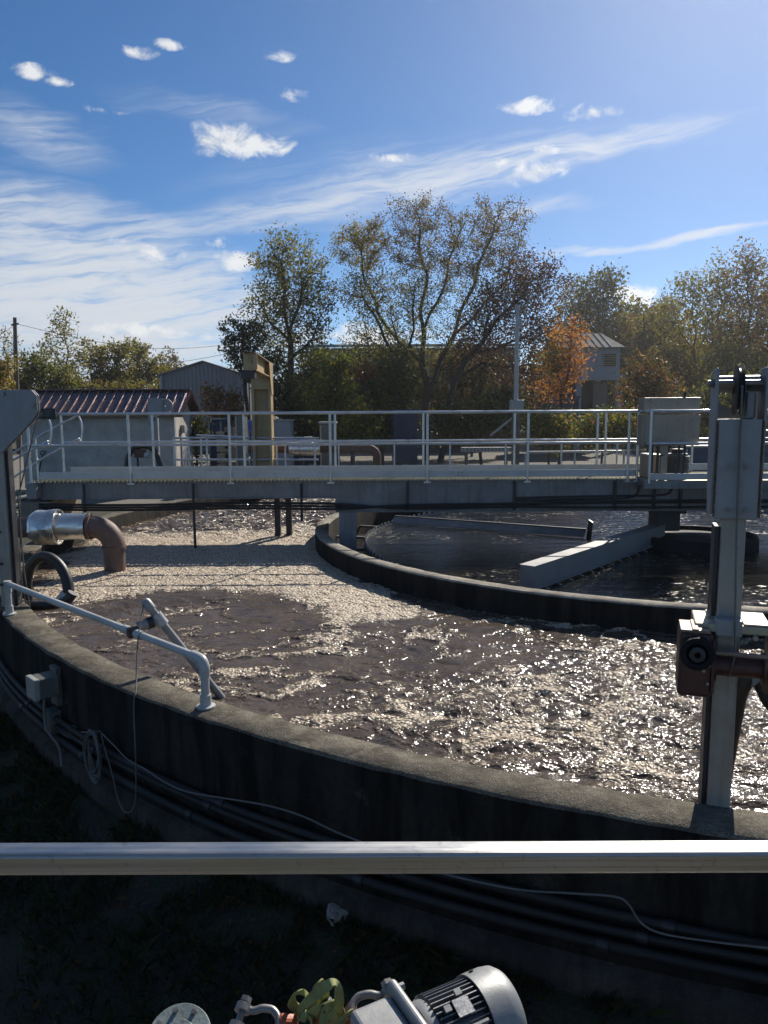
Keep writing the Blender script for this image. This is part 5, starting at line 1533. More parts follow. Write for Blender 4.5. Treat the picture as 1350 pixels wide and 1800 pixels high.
q = MB(); q.prism([(xr + 0.042, JY - 0.35, zt2 - 0.02), (xr + 0.042, JY + 0.5, zt2 - 0.02), (xr + 0.042, JY + 0.5, zt - 0.5), (xr + 0.042, JY + 0.1, zt - 0.5)], (0.02, 0, 0)); q.build('gusset', 'yellow_paint', V)
q = MB(); q.b2((bx1 - 0.3, by1 + 0.1, zt2 - 0.74), (bx1 + 0.1, by1 + 0.5, zt2 - 0.522)); q.build('trolley', 'dark_steel', V, 0.01)
for k_ in range(3):
    q = MB(); q.b2((bx1 - 0.05 + 0.04 * k_, by1 + 0.013, zt2 - 0.2 - 0.06 * k_), (bx1 + 0.06 + 0.02 * k_, by1 + 0.0195, zt2 - 0.17 - 0.06 * k_)); q.build('stencil_mark', 'wood_grey', hd_)
q = MB(); q.cyl((bx1 - 0.1, by1 + 0.3, 1.5), (bx1 - 0.1, by1 + 0.3, zt2 - 0.74), 0.02, 6); q.build('chain', 'dark_steel', V)

# light pole on a timber post
LY = 28.0
lp = lambda px_, py_, dy=0.0: at(px_, py_, Y=LY + dy)
V = thing('light_pole', 'slim white pole with junction box on a brown timber post', 'pole', (lp(909, 800).x, LY, 0))
x = lp(908, 640).x
q = MB(); q.tube([(x, LY, lp(908, 712).z), (x, LY, lp(908, 600).z), (x, LY, lp(908, 540).z)], [0.085, 0.075, 0.06], 12); q.build('pole', 'pvc', V)
q = MB(); q.cyl((x, LY, lp(908, 545).z), (x, LY, lp(908, 536).z), 0.085, 10); q.b2((x + 0.05, LY - 0.06, lp(908, 571).z), (x + 0.17, LY + 0.06, lp(908, 562).z)); q.build('head_fitting', 'pvc', V)
a, b_ = lp(896, 703), lp(919, 722)
q = MB(); q.b2((a.x, LY - 0.18, b_.z), (b_.x, LY + 0.1, a.z)); q.build('junction_box', 'white_plastic', V, 0.03)
q = MB(); q.b2((x - 0.12, LY - 0.1, 0), (x + 0.14, LY + 0.1, b_.z - 0.002)); q.build('timber_post', 'wood_grey', V)
q = MB(); q.bar(lp(903, 733), lp(862, 766), 0.07, 0.07); q.build('brace', 'pvc_grey', V)

# telegraph pole with wires, far left
V = thing('utility_pole', 'weathered timber utility pole with cross arm at the left edge', 'utility pole', (at(27, 720, Y=60).x, 60, 0))
u = lambda px_, py_: at(px_, py_, Y=60)
q = MB(); q.tube([(u(29, 720).x, 60, 0), u(28, 640), u(26, 558)], [0.2, 0.17, 0.13], 10); q.build('pole', 'wood_grey', V)
q = MB(); q.bar(u(20, 571), u(33, 569), 0.12, 0.12); q.build('cross_arm', 'wood_grey', V)
for a, b_ in (((26, 570), (-60, 566)), ((32, 570), (440, 600)), ((30, 620), (440, 612)), ((28, 618), (-60, 610))):
    A_, B2 = u(*a), at(*b_, Y=75)
    q = MB(); q.tube([A_.lerp(B2, t_) - Vector((0, 0, 1.2 * math.sin(math.pi * t_))) for t_ in np.linspace(0, 1, 14)], 0.018, 5); q.build('wire', 'black_rubber', V)

# yard handrail on the far side of the tank
V = thing('yard_railing', 'galvanised pipe railing round the pump bay beside the pump house', 'railing', (at(320, 800, Y=27).x, 27, 0))
yr = lambda px_, py_, dy=0.0: at(px_, py_, Y=27.2 + dy)
for a, b_ in (((305, 770), (560, 770)), ((305, 808), (560, 808)), ((345, 765), (590, 776))):
    q = MB(); q.tube([yr(*a), yr(*b_)], 0.035, 8); q.build('rail', 'rail_alu', V)
for px_ in (305, 331, 353, 363, 486, 501, 553):
    c_ = yr(px_, 770); q = MB(); q.cyl((c_.x, c_.y, 0), (c_.x, c_.y, c_.z + 0.02), 0.035, 8); q.build('post', 'rail_alu', V)

# pipe run with insulated valve, beyond the tank
V = thing('yard_pipe', 'rust brown pipe with grey insulated valve beyond the bridge', 'pipe', (at(600, 800, Y=28).x, 28, 0))
yp = lambda px_, py_, dy=0.0: at(px_, py_, Y=28 + dy)
z = yp(580, 789).z
xa, xb = yp(440, 789).x, yp(648, 789).x
q = MB(); q.cyl((xa, 28, z), (xb, 28, z), 0.14, 16); q.build('pipe_run', 'rust', V)
q = MB(); q.tube([(xb - 0.05, 28, z)] + arc((xb, 28, z - 0.3), 0.3, 90, 0, (1, 0, 0), (0, 0, 1), 8) + [(xb + 0.3, 28, 0.4)], 0.15, 16); q.build('elbow', 'rust', V)
xc, xd = yp(508, 789).x, yp(563, 789).x
q = MB(); q.lathe([(0.15, 0), (0.24, 0.02), (0.24, 0.34), (0.21, 0.38), (0.25, 0.42), (0.25, 0.9), (0.22, xd - xc), (0.15, xd - xc)], (xc, 28, z), (1, 0, 0), 20); q.build('insulation_jacket', 'jacket', V)
q = MB(); q.b2((xc + 0.55, 27.8, z + 0.25), (xc + 0.85, 28.1, z + 0.45)); q.build('valve_head', 'panel_steel', V, 0.02)
for px_ in (475, 530, 620):
    c_ = yp(px_, 800); q = MB(); q.b2((c_.x - 0.08, 27.92, 0), (c_.x + 0.08, 28.08, z - 0.13)); q.build('pipe_stand', 'dark_steel', V)


def simple(name, label, cat, Y, pxl, pxr, pyt, pyb, depth, mat, extra=None, bevel=0.03):
    a, b_ = at(pxl, pyt, Y=Y), at(pxr, pyb, Y=Y)
    z0 = max(0.0, b_.z)
    V = thing(name, label, cat, ((a.x + b_.x) / 2, Y, z0 if z0 > 0.02 else 0))
    q = MB(); q.b2((a.x, Y, z0), (b_.x, Y + depth, a.z)); q.build('body', mat, V, bevel)
    if extra: extra(V, a, b_, Y, depth, z0)
    return V


def tank_lid(V, a, b_, Y, d, z0):
    q = MB(); q.b2((a.x - 0.05, Y - 0.05, a.z + 0.002), (b_.x + 0.05, Y + d + 0.05, a.z + 0.08)); q.build('lid', 'white_plastic', V, 0.02)
    q = MB(); q.b2((a.x, Y - 0.03, z0 + 0.1), (a.x + 0.06, Y - 0.002, a.z - 0.05)); q.b2((b_.x - 0.06, Y - 0.03, z0 + 0.1), (b_.x, Y - 0.002, a.z - 0.05)); q.build('rib', 'white_plastic', V)


simple('chemical_tote', 'pale grey boxy chemical tank in front of the green shrub', 'tank', 30, 562, 590, 745, 830, 0.8, 'box_grey', tank_lid)
simple('storage_bin', 'whitish storage bin between the yellow column and the blue container', 'bin', 34, 478, 512, 741, 830, 1.2, 'siding_white', tank_lid)
simple('storage_bin', 'teal striped storage bin beside the pump house gable', 'bin', 36, 366, 392, 738, 835, 1.0, 'blue_paint', tank_lid)


def roll_off(V, a, b_, Y, d, z0):
    for k in range(5):
        x = a.x + (b_.x - a.x) * (k + 0.5) / 5
        q = MB(); q.b2((x - 0.05, Y - 0.08, z0 + 0.1), (x + 0.05, Y - 0.002, a.z - 0.05)); q.build('rib', 'blue_paint', V)
    q = MB(); q.b2((a.x - 0.06, Y - 0.1, a.z + 0.001), (b_.x + 0.06, Y + d, a.z + 0.12)); q.build('top_rim', 'blue_paint', V)
    for x in (a.x + 0.25, b_.x - 0.25):
        q = MB(); q.cyl((x, Y - 0.1, 0.25), (x, Y + 0.3, 0.25), 0.25, 14); q.build('wheel', 'black_rubber', V)


simple('skip_container', 'dark blue ribbed waste container half hidden behind the bridge left of the shrub', 'container', 41, 523, 573, 724, 815, 3.0, 'blue_paint', roll_off)
simple('skip_container', 'dark blue ribbed waste container under the big tree near the picture centre', 'container', 41, 690, 734, 724, 815, 3.0, 'blue_paint', roll_off)
simple('skip_container', 'blue container in the bay beside the orange maple', 'container', 52, 960, 1016, 700, 775, 3.0, 'blue_paint', roll_off)
simple('storage_tank', 'blue tank showing between the drive motor and the right hoist', 'tank', 29, 1206, 1262, 787, 830, 1.4, 'blue_paint', tank_lid)
simple('storage_tank', 'blue tank behind the bridge rail at the right picture edge', 'tank', 30, 1334, 1375, 760, 830, 1.4, 'blue_paint', tank_lid)
simple('electrical_cabinet', 'beige electrical cabinet by the yellow column', 'cabinet', 31, 413, 434, 730, 835, 0.5, 'box_grey', tank_lid)
V = thing('valve_actuator', 'bright blue valve actuator on a thin post left of the yellow column', 'valve', (at(442, 760, Y=29).x, 29, 0))
c_ = at(443, 745, Y=29)
q = MB(); q.lathe([(0.01, -0.14), (0.14, -0.12), (0.18, 0.0), (0.15, 0.12), (0.01, 0.16)], c_, n=18); q.build('head', 'bright_blue', V)
q = MB(); q.cyl((c_.x, 29, 0), (c_.x, 29, c_.z - 0.12), 0.06, 10); q.cyl((c_.x, 29, c_.z - 0.3), (c_.x, 29, c_.z - 0.15), 0.13, 12); q.build('stem', 'bright_blue', V)
rng = random.Random(3)
for px_, py_, w_, mt, lab in ((390, 758, 0.5, 'beige', 'beige stacked crate by the pump house gable'), (402, 750, 0.4, 'tan_plate', 'tan upright crate beside the electrical cabinet')):
    c_ = at(px_, py_, Y=33)
    V = thing('crate', lab, 'crate', (c_.x, 33, 0))
    for k in range(5):
        q = MB(); q.b2((c_.x - w_ / 2, 33, 0.05 + k * c_.z / 5), (c_.x + w_ / 2, 33.4, -0.03 + (k + 1) * c_.z / 5)); q.build('board', mt, V, 0.01)
# stack of pale perforated boards
V = thing('board_stack', 'pale stack of perforated boards on the gravel right of the light pole base', 'board stack', (at(855, 790, Y=31).x, 31, 0))
for k in range(2):
    a, b_ = at(812, 786 + 4 * k, Y=31), at(900, 790 + 4 * k, Y=31)
    q = MB(); q.b2((a.x, 31, b_.z), (b_.x, 31.5, a.z - 0.02)); o = q.build('board', 'pvc', V)
    for i in range(14):
        x = a.x + (b_.x - a.x) * (i + 0.5) / 14
        q = MB(); q.cyl((x, 30.97, (a.z + b_.z) / 2), (x, 30.999, (a.z + b_.z) / 2), 0.03, 6); q.build('hole', 'dark_void', o)
for i in (0.1, 0.9):
    x = a.x + (b_.x - a.x) * i; q = MB(); q.b2((x - 0.05, 31.1, 0), (x + 0.05, 31.4, b_.z - 0.002)); q.build('leg', 'wood_grey', V)

# chain-link fence beyond the tank
FY = 26.6
fx0, fx1, fh = at(595, 780, Y=FY).x, at(1085, 780, Y=FY).x, at(800, 776, Y=FY).z
V = thing('chain_link_fence', 'low grey chain link fence on steel posts beyond the bridge', 'fence', (fx0, FY, 0))
q = MB(); st = 0.085
n_ = int((fx1 - fx0) / st)
for i in range(-int(fh / st), n_):
    for sg in (1, -1):
        x0_ = fx0 + i * st
        xa, za, xb, zb = x0_, 0.05, x0_ + (fh - 0.05), fh
        if sg == -1: za, zb = zb, za
        # clip
        if xa < fx0:
            t_ = (fx0 - xa) / (xb - xa); za += (zb - za) * t_; xa = fx0
        if xb > fx1:
            t_ = (fx1 - xa) / (xb - xa); zb = za + (zb - za) * t_; xb = fx1
        if xb - xa < 0.01: continue
        q.bar((xa, FY + 0.003 * sg, za), (xb, FY + 0.003 * sg, zb), 0.004, 0.004)
o = q.build('wire_mesh', 'wire_rope', V); o['kind'] = 'stuff'
for k in range(6):
    x = fx0 + (fx1 - fx0) * k / 5
    q = MB(); q.cyl((x, FY, 0), (x, FY, fh + 0.06), 0.03, 8); q.build('post', 'rail_alu', V)
q = MB(); q.cyl((fx0, FY, fh), (fx1, FY, fh), 0.018, 8); q.build('top_rail', 'rail_alu', V)
# low pipe barrier at right
V = thing('pipe_barrier', 'low pale pipe barrier on the gravel in front of the shrubs', 'barrier', (at(1000, 800, Y=30).x, 30, 0))
a, b_ = at(924, 795, Y=30), at(1097, 793, Y=30)
q = MB(); q.tube([(a.x, 30, 0), (a.x, 30, a.z - 0.1), (a.x + 0.1, 30, a.z), (b_.x - 0.1, 30, b_.z), (b_.x, 30, b_.z - 0.1), (b_.x, 30, 0)], 0.045, 8); q.build('hoop', 'pvc', V)
c_ = (a + b_) / 2; q = MB(); q.cyl((c_.x, 30, 0), (c_.x, 30, c_.z), 0.04, 8); q.build('post', 'pvc', V)
# ================================================================ TREES
leafmat('leaf_olive', [(0.06, 0.068, 0.014), (0.13, 0.125, 0.025), (0.20, 0.175, 0.04), (0.11, 0.10, 0.025)], 0.55)
leafmat('leaf_green', [(0.035, 0.06, 0.012), (0.07, 0.10, 0.018), (0.13, 0.14, 0.025)])
leafmat('leaf_dark', [(0.025, 0.038, 0.012), (0.055, 0.068, 0.018), (0.085, 0.08, 0.026)], 0.42)
leafmat('leaf_maroon', [(0.045, 0.018, 0.014), (0.085, 0.032, 0.02), (0.06, 0.03, 0.018), (0.11, 0.05, 0.025)], 0.35)
leafmat('leaf_orange', [(0.36, 0.12, 0.025), (0.44, 0.19, 0.045), (0.27, 0.10, 0.025), (0.34, 0.20, 0.06)], 0.5)
leafmat('leaf_yellow', [(0.20, 0.15, 0.02), (0.30, 0.22, 0.03), (0.13, 0.12, 0.02)])
leafmat('leaf_brown', [(0.12, 0.06, 0.02), (0.17, 0.09, 0.03), (0.08, 0.05, 0.02), (0.13, 0.10, 0.03)])
leafmat('leaf_red', [(0.22, 0.05, 0.03), (0.30, 0.09, 0.04), (0.14, 0.05, 0.03)])


def colonize(rng, base, lobes, n_att, step, infl, kill, stems, max_it=150):
    """space colonisation from a few given stems: returns node positions and parents"""
    vol = np.array([l[3] * l[4] * l[5] for l in lobes]) ** 0.75
    att = []
    for l, c_ in zip(lobes, np.maximum(8, (n_att * vol / vol.sum())).astype(int)):
        d_ = rng.normal(size=(c_, 3))
        d_ /= np.linalg.norm(d_, axis=1)[:, None]
        r_ = rng.uniform(0, 1, c_) ** 0.42
        # lumpy outline: the lobe's radius varies with direction
        lump = 1 + 0.22 * np.sin(d_[:, 0] * 7 + l[0]) * np.sin(d_[:, 2] * 6 + l[1]) + 0.15 * np.sin(d_[:, 1] * 9 + d_[:, 2] * 8)
        att.append(np.array(l[:3]) + d_ * (r_ * lump)[:, None] * np.array(l[3:6]))
    att = np.concatenate(att)
    nodes, par = [np.array(base, float)], [-1]
    for si, st in enumerate(stems):
        prev = nodes[0] if si == 0 else np.array(st[0], float)
        if si == 0:
            pi = 0
        else:
            pi = int(np.argmin(np.linalg.norm(np.array(nodes) - prev[None], axis=1)))
            prev = nodes[pi]
        ph = rng.uniform(0, 6, 3)
        run = 0.0
        for tgt in st[1:] if si else st:
            tgt = np.array(tgt, float)
            L_ = np.linalg.norm(tgt - prev)
            k_ = max(1, int(L_ / step))
            a0 = prev
            for i in range(1, k_ + 1):
                run += L_ / k_
                w_ = 0.35 * step * np.array([math.sin(run * 1.9 + ph[0]), math.sin(run * 1.6 + ph[1]), 0.3 * math.sin(run * 2.3 + ph[2])])
                nodes.append(a0 + (tgt - a0) * i / k_ + w_); par.append(pi); pi = len(nodes) - 1
            prev = nodes[-1]
    nd = np.array(nodes)
    dist = np.linalg.norm(att[:, None] - nd[None], axis=2)
    near, nearest = dist.min(1), dist.argmin(1)
    for it in range(max_it):
        act = near < infl
        if not act.any():
            act = near < near.min() * 1.3
        src = nearest[act]
        dv = att[act] - nd[src]
        dv /= (np.linalg.norm(dv, axis=1)[:, None] + 1e-9)
        acc = np.zeros((len(nd), 3)); np.add.at(acc, src, dv)
        cnt = np.bincount(src, minlength=len(nd))
        idx = np.nonzero(cnt)[0]
        dirs = acc[idx] / cnt[idx][:, None]
        pp = np.array(par)[idx]
        prv = np.where((pp >= 0)[:, None], nd[idx] - nd[np.maximum(pp, 0)], 0)
        prv /= (np.linalg.norm(prv, axis=1)[:, None] + 1e-9)
        dirs = dirs / (np.linalg.norm(dirs, axis=1)[:, None] + 1e-9) + 0.35 * prv + rng.normal(scale=0.3, size=(len(idx), 3))
        dirs[:, 2] += 0.08
        dirs /= (np.linalg.norm(dirs, axis=1)[:, None] + 1e-9)
        new = nd[idx] + dirs * step
        par += list(idx)
        off = len(nd)
        nd = np.concatenate([nd, new])
        d2 = np.linalg.norm(att[:, None] - new[None], axis=2)
        m_ = d2.min(1); am = d2.argmin(1) + off
        up_ = m_ < near
        near[up_] = m_[up_]; nearest[up_] = am[up_]
        keep = near > kill
        att, near, nearest = att[keep], near[keep], nearest[keep]
        if len(att) == 0 or len(nd) > 15000: break
    return nd, np.array(par)


def branch_mesh(name, nd, par, r_tip, expo, r_max, mat, parent):
    n = len(nd)
    w_ = np.zeros(n)
    kids = np.bincount(par[1:], minlength=n)
    w_[kids == 0] = r_tip ** expo
    for i in range(n - 1, 0, -1):
        w_[par[i]] += w_[i]
    rad = np.minimum(w_ ** (1 / expo), r_max)
    q = MB()
    P_ = nd[par[1:]]; C_ = nd[1:]
    rp, rc = rad[par[1:]], rad[1:]
    rp = np.minimum(rp, rc * 1.35)
    d_ = C_ - P_; d_ /= (np.linalg.norm(d_, axis=1)[:, None] + 1e-9)
    ref = np.where(np.abs(d_[:, 2:3]) > 0.9, np.array([[1.0, 0, 0]]), np.array([[0, 0, 1.0]]))
    a_ = np.cross(d_, ref); a_ /= np.linalg.norm(a_, axis=1)[:, None]
    b_ = np.cross(d_, a_)
    vs, fs = [], []
    off = 0
    for sides, sel in ((3, rc < 0.035), (5, (rc >= 0.035) & (rc < 0.12)), (9, rc >= 0.12)):
        ix = np.nonzero(sel)[0]
        if len(ix) == 0: continue
        ang = 2 * np.pi * np.arange(sides) / sides
        rings = []
        for base_, rr, ext in ((P_, rp, -0.12), (C_, rc, 0.06)):
            ctr = base_[ix] + d_[ix] * (ext * np.minimum(rr[ix], 0.3))[:, None]
            rings.append(ctr[:, None] + (a_[ix][:, None] * np.cos(ang)[None, :, None] + b_[ix][:, None] * np.sin(ang)[None, :, None]) * rr[ix][:, None, None])
        V_ = np.concatenate(rings, 1).reshape(-1, 3)
        b0 = off + np.arange(len(ix)) * 2 * sides
        for j in range(sides):
            j2 = (j + 1) % sides
            fs.append(np.stack([b0 + j, b0 + j2, b0 + sides + j2, b0 + sides + j], 1))
        vs.append(V_); off += len(V_)
    vs = np.concatenate(vs); fs = np.concatenate(fs)
    return quad_mesh(name, vs, fs, mat, parent, True), rad


def quad_mesh(name, vs, fs, mat, parent, smooth=False):
    o_ = ORG[parent.name] if parent is not None else Vector((0, 0, 0))
    me = bpy.data.meshes.new(name)
    vs = vs - np.array(o_)[None]
    me.vertices.add(len(vs)); me.vertices.foreach_set('co', vs.astype(np.float32).ravel())
    me.loops.add(fs.size); me.loops.foreach_set('vertex_index', fs.astype(np.int32).ravel())
    me.polygons.add(len(fs)); me.polygons.foreach_set('loop_start', np.arange(0, fs.size, fs.shape[1], dtype=np.int32))
    me.polygons.foreach_set('use_smooth', np.full(len(fs), smooth))
    me.update(); me.validate()
    me.materials.append(MATS[mat])
    ob = bpy.data.objects.new(name, me); COL.link(ob)
    if parent is not None:
        ob.parent = parent; ORG[ob.name] = o_
    return ob


def leaf_cloud(rng, centres, size, droop=0.2):
    n = len(centres)
    a_ = rng.normal(size=(n, 3)); a_[:, 2] -= droop; a_ /= np.linalg.norm(a_, axis=1)[:, None]
    b_ = np.cross(a_, rng.normal(size=(n, 3))); b_ /= np.linalg.norm(b_, axis=1)[:, None]
    s_ = size * rng.uniform(0.55, 1.35, n)[:, None]
    c_ = np.cross(a_, b_) * s_ * 0.18
    v = np.stack([centres - a_ * s_ * 0.6, centres + b_ * s_ * 0.32 + c_, centres + a_ * s_ * 0.6, centres - b_ * s_ * 0.32 + c_], 1).reshape(-1, 3)
    f = np.arange(n * 4).reshape(n, 4)
    return v, f


leafmat('grass_blade', [(0.012, 0.02, 0.006), (0.03, 0.04, 0.012), (0.045, 0.04, 0.02)], 0.25)
o = quad_mesh('grass', GRASS[0], GRASS[1], 'grass_blade', None)
set_tags(o, 'sparse dark grass growing along the foot of the tank wall', 'grass', kind='stuff')


def tree(name, label, Y, base, lobes, leaf, n_leaf, leaf_size, trunk_top=None, n_att=1100, step=None, group=None, seed=1, bark='bark', r_tip=0.014, r_max=0.6, expo=2.12, spread=0.35, cat='tree', zone=None, zbase=0.0, depth=1.0, stems=None):
    """lobes: (px, py, rx, ry) in photo measure at distance Y"""
    rng = np.random.default_rng(seed)
    s_ = Y / F_PX * 1.02
    b0 = at(base[0], base[1], Y=Y); b0.z = zbase
    LB = []
    for l in lobes:
        c_ = at(l[0], l[1], Y=Y)
        dy = l[4] if len(l) > 4 else rng.uniform(-0.25, 0.25) * l[2] * s_
        LB.append((c_.x, Y + dy, c_.z, l[2] * s_, l[2] * s_ * 0.9 * depth, l[3] * s_))
    if stems is None:
        tt = trunk_top or (base[0] + 2, base[1] - 60)
        stems = [[tt]]
        for l in lobes:
            stems.append([((base[0] + tt[0]) / 2 + rng.uniform(-.5, .5) * (tt[0] - base[0]), tt[1] + 12), ((tt[0] + l[0]) / 2 + rng.uniform(-6, 6), (tt[1] + l[1]) / 2 + 8), (l[0], l[1])])
    SM = []
    for si, st in enumerate(stems):
        dy = 0.0 if si == 0 else rng.uniform(-1, 1) * 0.35 * lobes[0][2] * s_
        SM.append([tuple(at(x_, y_, Y=Y + dy * i_ / max(1, len(st) - 1))) for i_, (x_, y_) in enumerate(st)])
    H_ = max(l[2] + l[5] for l in LB) - zbase
    step = step or max(0.16, H_ / 42)
    nd, par = colonize(rng, (b0.x, Y, zbase - 0.15), LB, n_att, step, step * 16, step * 1.7, SM)
    V = thing(name, label, cat, (b0.x, Y, zbase), group)
    _, rad = branch_mesh('trunk', nd, par, r_tip, expo, r_max, bark, V)
    tw = np.nonzero(rad < r_tip * 3.4)[0]
    tw = tw[nd[tw, 2] > zbase + 0.12 * H_]
    groups_ = [(leaf, n_leaf)] if isinstance(leaf, str) else leaf
    for lm, nl in groups_:
        ix = rng.choice(tw, nl)
        c_ = nd[ix] + rng.normal(scale=spread * step * 2.2, size=(nl, 3))
        if zone and lm in zone:
            z_ = zone[lm]
            zc = at(z_[0], z_[1], Y=Y)
            k_ = ((nd[tw][:, 0] - zc.x) / (z_[2] * s_)) ** 2 + ((nd[tw][:, 2] - zc.z) / (z_[3] * s_)) ** 2 < 1
            if k_.any():
                ix = rng.choice(tw[k_], nl); c_ = nd[ix] + rng.normal(scale=spread * step * 2.2, size=(nl, 3))
        v_, f_ = leaf_cloud(rng, c_, leaf_size)
        quad_mesh('crown', v_, f_, lm, V)
    return V


FT = 'tall trees in front of the long building'
tree('locust_tree', 'airy olive tree with slender trunk left of the yellow green shrub', 44, (515, 722), [(505, 460, 62, 52), (520, 520, 72, 50), (470, 540, 48, 50), (545, 580, 45, 55), (490, 600, 55, 45)], 'leaf_olive', 9500, 0.145, (508, 590), 2600, group=FT, seed=4, stems=[[(513, 640), (507, 590), (498, 520), (496, 460)], [(507, 590), (525, 540), (530, 480)], [(510, 610), (480, 570), (465, 540)], [(512, 630), (545, 600), (560, 570)]], spread=0.42, step=0.25)
tree('locust_tree', 'short dusky tree with purplish leaves left of the airy olive tree', 41, (432, 722), [(430, 590, 42, 32), (415, 620, 30, 30), (460, 640, 42, 34)], 'leaf_dark', 3600, 0.15, (432, 650), 700, group=FT, seed=5, r_max=0.2)
tree('maple_tree', 'largest half bare spreading tree in the middle with yellow leaves on its left limb', 50, (750, 722), [(635, 430, 52, 34), (735, 400, 62, 55), (865, 400, 66, 50), (680, 500, 80, 50), (800, 490, 95, 60), (900, 470, 45, 55), (650, 580, 50, 50), (760, 580, 80, 50)], [('leaf_brown', 9000), ('leaf_olive', 16000), ('leaf_yellow', 3600)], 0, 0.115, (752, 655), 5200, group=FT, seed=11, step=0.29, r_max=0.27, r_tip=0.014, expo=2.22, stems=[[(748, 690), (744, 620), (742, 560), (748, 490), (738, 430), (735, 395)], [(744, 640), (700, 600), (660, 545), (640, 480), (630, 430)], [(748, 690), (775, 640), (800, 580), (822, 520), (850, 450), (868, 400)], [(742, 580), (770, 530), (790, 470), (800, 430)], [(800, 590), (850, 540), (890, 490), (905, 450)], [(744, 650), (690, 640), (650, 610), (640, 580)]], zone={'leaf_yellow': (632, 432, 60, 42), 'leaf_brown': (800, 400, 160, 80)}, spread=0.3)
tree('ash_tree', 'slim forked tree standing just left of the biggest trunk', 48, (716, 724), [(640, 520, 48, 40), (690, 560, 42, 50), (655, 600, 40, 34), (730, 520, 36, 40)], [('leaf_olive', 2600), ('leaf_dark', 900)], 0, 0.125, (712, 640), 1700, group=FT, seed=12, r_max=0.2, step=0.27, spread=0.35)
tree('plum_tree', 'leaning tree with dense dark maroon leaves behind the white pole', 47, (775, 722), [(935, 495, 62, 48), (885, 540, 70, 55), (850, 600, 60, 45), (940, 580, 50, 60), (920, 650, 55, 40)], [('leaf_maroon', 12500), ('leaf_brown', 1500)], 0, 0.145, (815, 640), 2600, step=0.26, stems=[[(795, 670), (830, 620), (870, 570), (905, 530), (935, 495)], [(830, 620), (880, 610), (930, 590)], [(850, 590), (860, 550), (880, 520)], [(800, 665), (850, 640), (910, 645)]], group=FT, seed=14, r_max=0.3, spread=0.55)
tree('maple_tree', 'bright orange young maple beside the pale two storey hut', 40, (985, 724), [(1005, 595, 32, 30), (985, 640, 36, 34), (1010, 640, 30, 30), (972, 685, 30, 22)], [('leaf_orange', 2900), ('leaf_green', 700)], 0, 0.125, (988, 670), 600, seed=21, r_max=0.12, spread=0.6, zone={'leaf_green': (962, 625, 28, 28)})
GS = 'shrubs along the back of the yard'
tree('shrub', 'yellow green leafy shrub right of the yellow jib column', 37, (595, 790), [(585, 690, 42, 42), (600, 740, 48, 40), (590, 640, 28, 26), (640, 745, 28, 28)], [('leaf_green', 4200), ('leaf_yellow', 1600)], 0, 0.17, (592, 760), 500, seed=31, r_max=0.1, spread=0.7, group=GS, cat='shrub')
tree('shrub', 'dark evergreen shrub left of the yellow green shrub', 40, (510, 790), [(505, 700, 42, 40), (540, 740, 40, 34)], 'leaf_dark', 4200, 0.18, (510, 760), 400, seed=32, r_max=0.1, spread=0.7, group=GS, cat='shrub')
tree('shrub', 'dark green bush mass under the left side of the big tree', 43, (670, 790), [(655, 690, 45, 45), (700, 670, 42, 50), (680, 745, 60, 30)], [('leaf_dark', 5200), ('leaf_green', 700), ('leaf_red', 280)], 0, 0.19, (672, 755), 500, seed=33, r_max=0.12, spread=0.7, group=GS, cat='shrub', zone={'leaf_red': (625, 655, 26, 24)})
tree('shrub', 'dark bush between the big trunks and the white pole', 43, (845, 790), [(830, 735, 55, 34), (880, 720, 45, 42), (790, 745, 40, 30)], [('leaf_dark', 4800), ('leaf_green', 900)], 0, 0.19, (845, 765), 500, seed=34, r_max=0.1, spread=0.7, group=GS, cat='shrub')
tree('shrub', 'small shrub with red leaves in front of the blue grey shed', 39, (392, 770), [(378, 700, 24, 26), (412, 705, 22, 18), (396, 735, 30, 22)], [('leaf_red', 900), ('leaf_yellow', 450), ('leaf_dark', 500)], 0, 0.15, (392, 745), 260, seed=35, r_max=0.06, spread=0.6, group=GS, cat='shrub')
tree('shrub', 'dull climbing bush beside the pump house gable', 33, (347, 800), [(347, 752, 18, 28)], [('leaf_dark', 900), ('leaf_yellow', 100)], 0, 0.13, (347, 780), 150, seed=36, r_max=0.05, spread=0.6, group=GS, cat='shrub')
tree('shrub', 'sunlit yellow green bush right of the white pole behind the rail', 36, (965, 800), [(960, 750, 36, 28), (985, 765, 30, 24)], [('leaf_yellow', 1900), ('leaf_green', 1500)], 0, 0.15, (965, 780), 300, seed=37, r_max=0.06, spread=0.7, group=GS, cat='shrub')
tree('shrub', 'loose green bush behind the rail below the pale hut', 38, (1060, 800), [(1045, 755, 40, 26), (1090, 750, 36, 30)], [('leaf_green', 2200), ('leaf_red', 350), ('leaf_yellow', 800)], 0, 0.15, (1060, 780), 300, seed=38, r_max=0.06, spread=0.7, group=GS, cat='shrub')
tree('shrub', 'reddish brown twiggy bush behind the control panels', 44, (1140, 780), [(1140, 690, 50, 60), (1150, 740, 60, 30)], [('leaf_brown', 5200), ('leaf_orange', 350), ('leaf_dark', 1500)], 0, 0.17, (1140, 750), 500, seed=39, r_max=0.1, spread=0.7, group=GS, cat='shrub')
tree('shrub', 'dark hedge like bush behind the right hoist head', 46, (1260, 780), [(1230, 720, 60, 40), (1320, 700, 60, 55), (1290, 755, 70, 30)], [('leaf_dark', 5200), ('leaf_olive', 2200)], 0, 0.19, (1260, 755), 500, seed=40, r_max=0.1, spread=0.7, group=GS, cat='shrub')

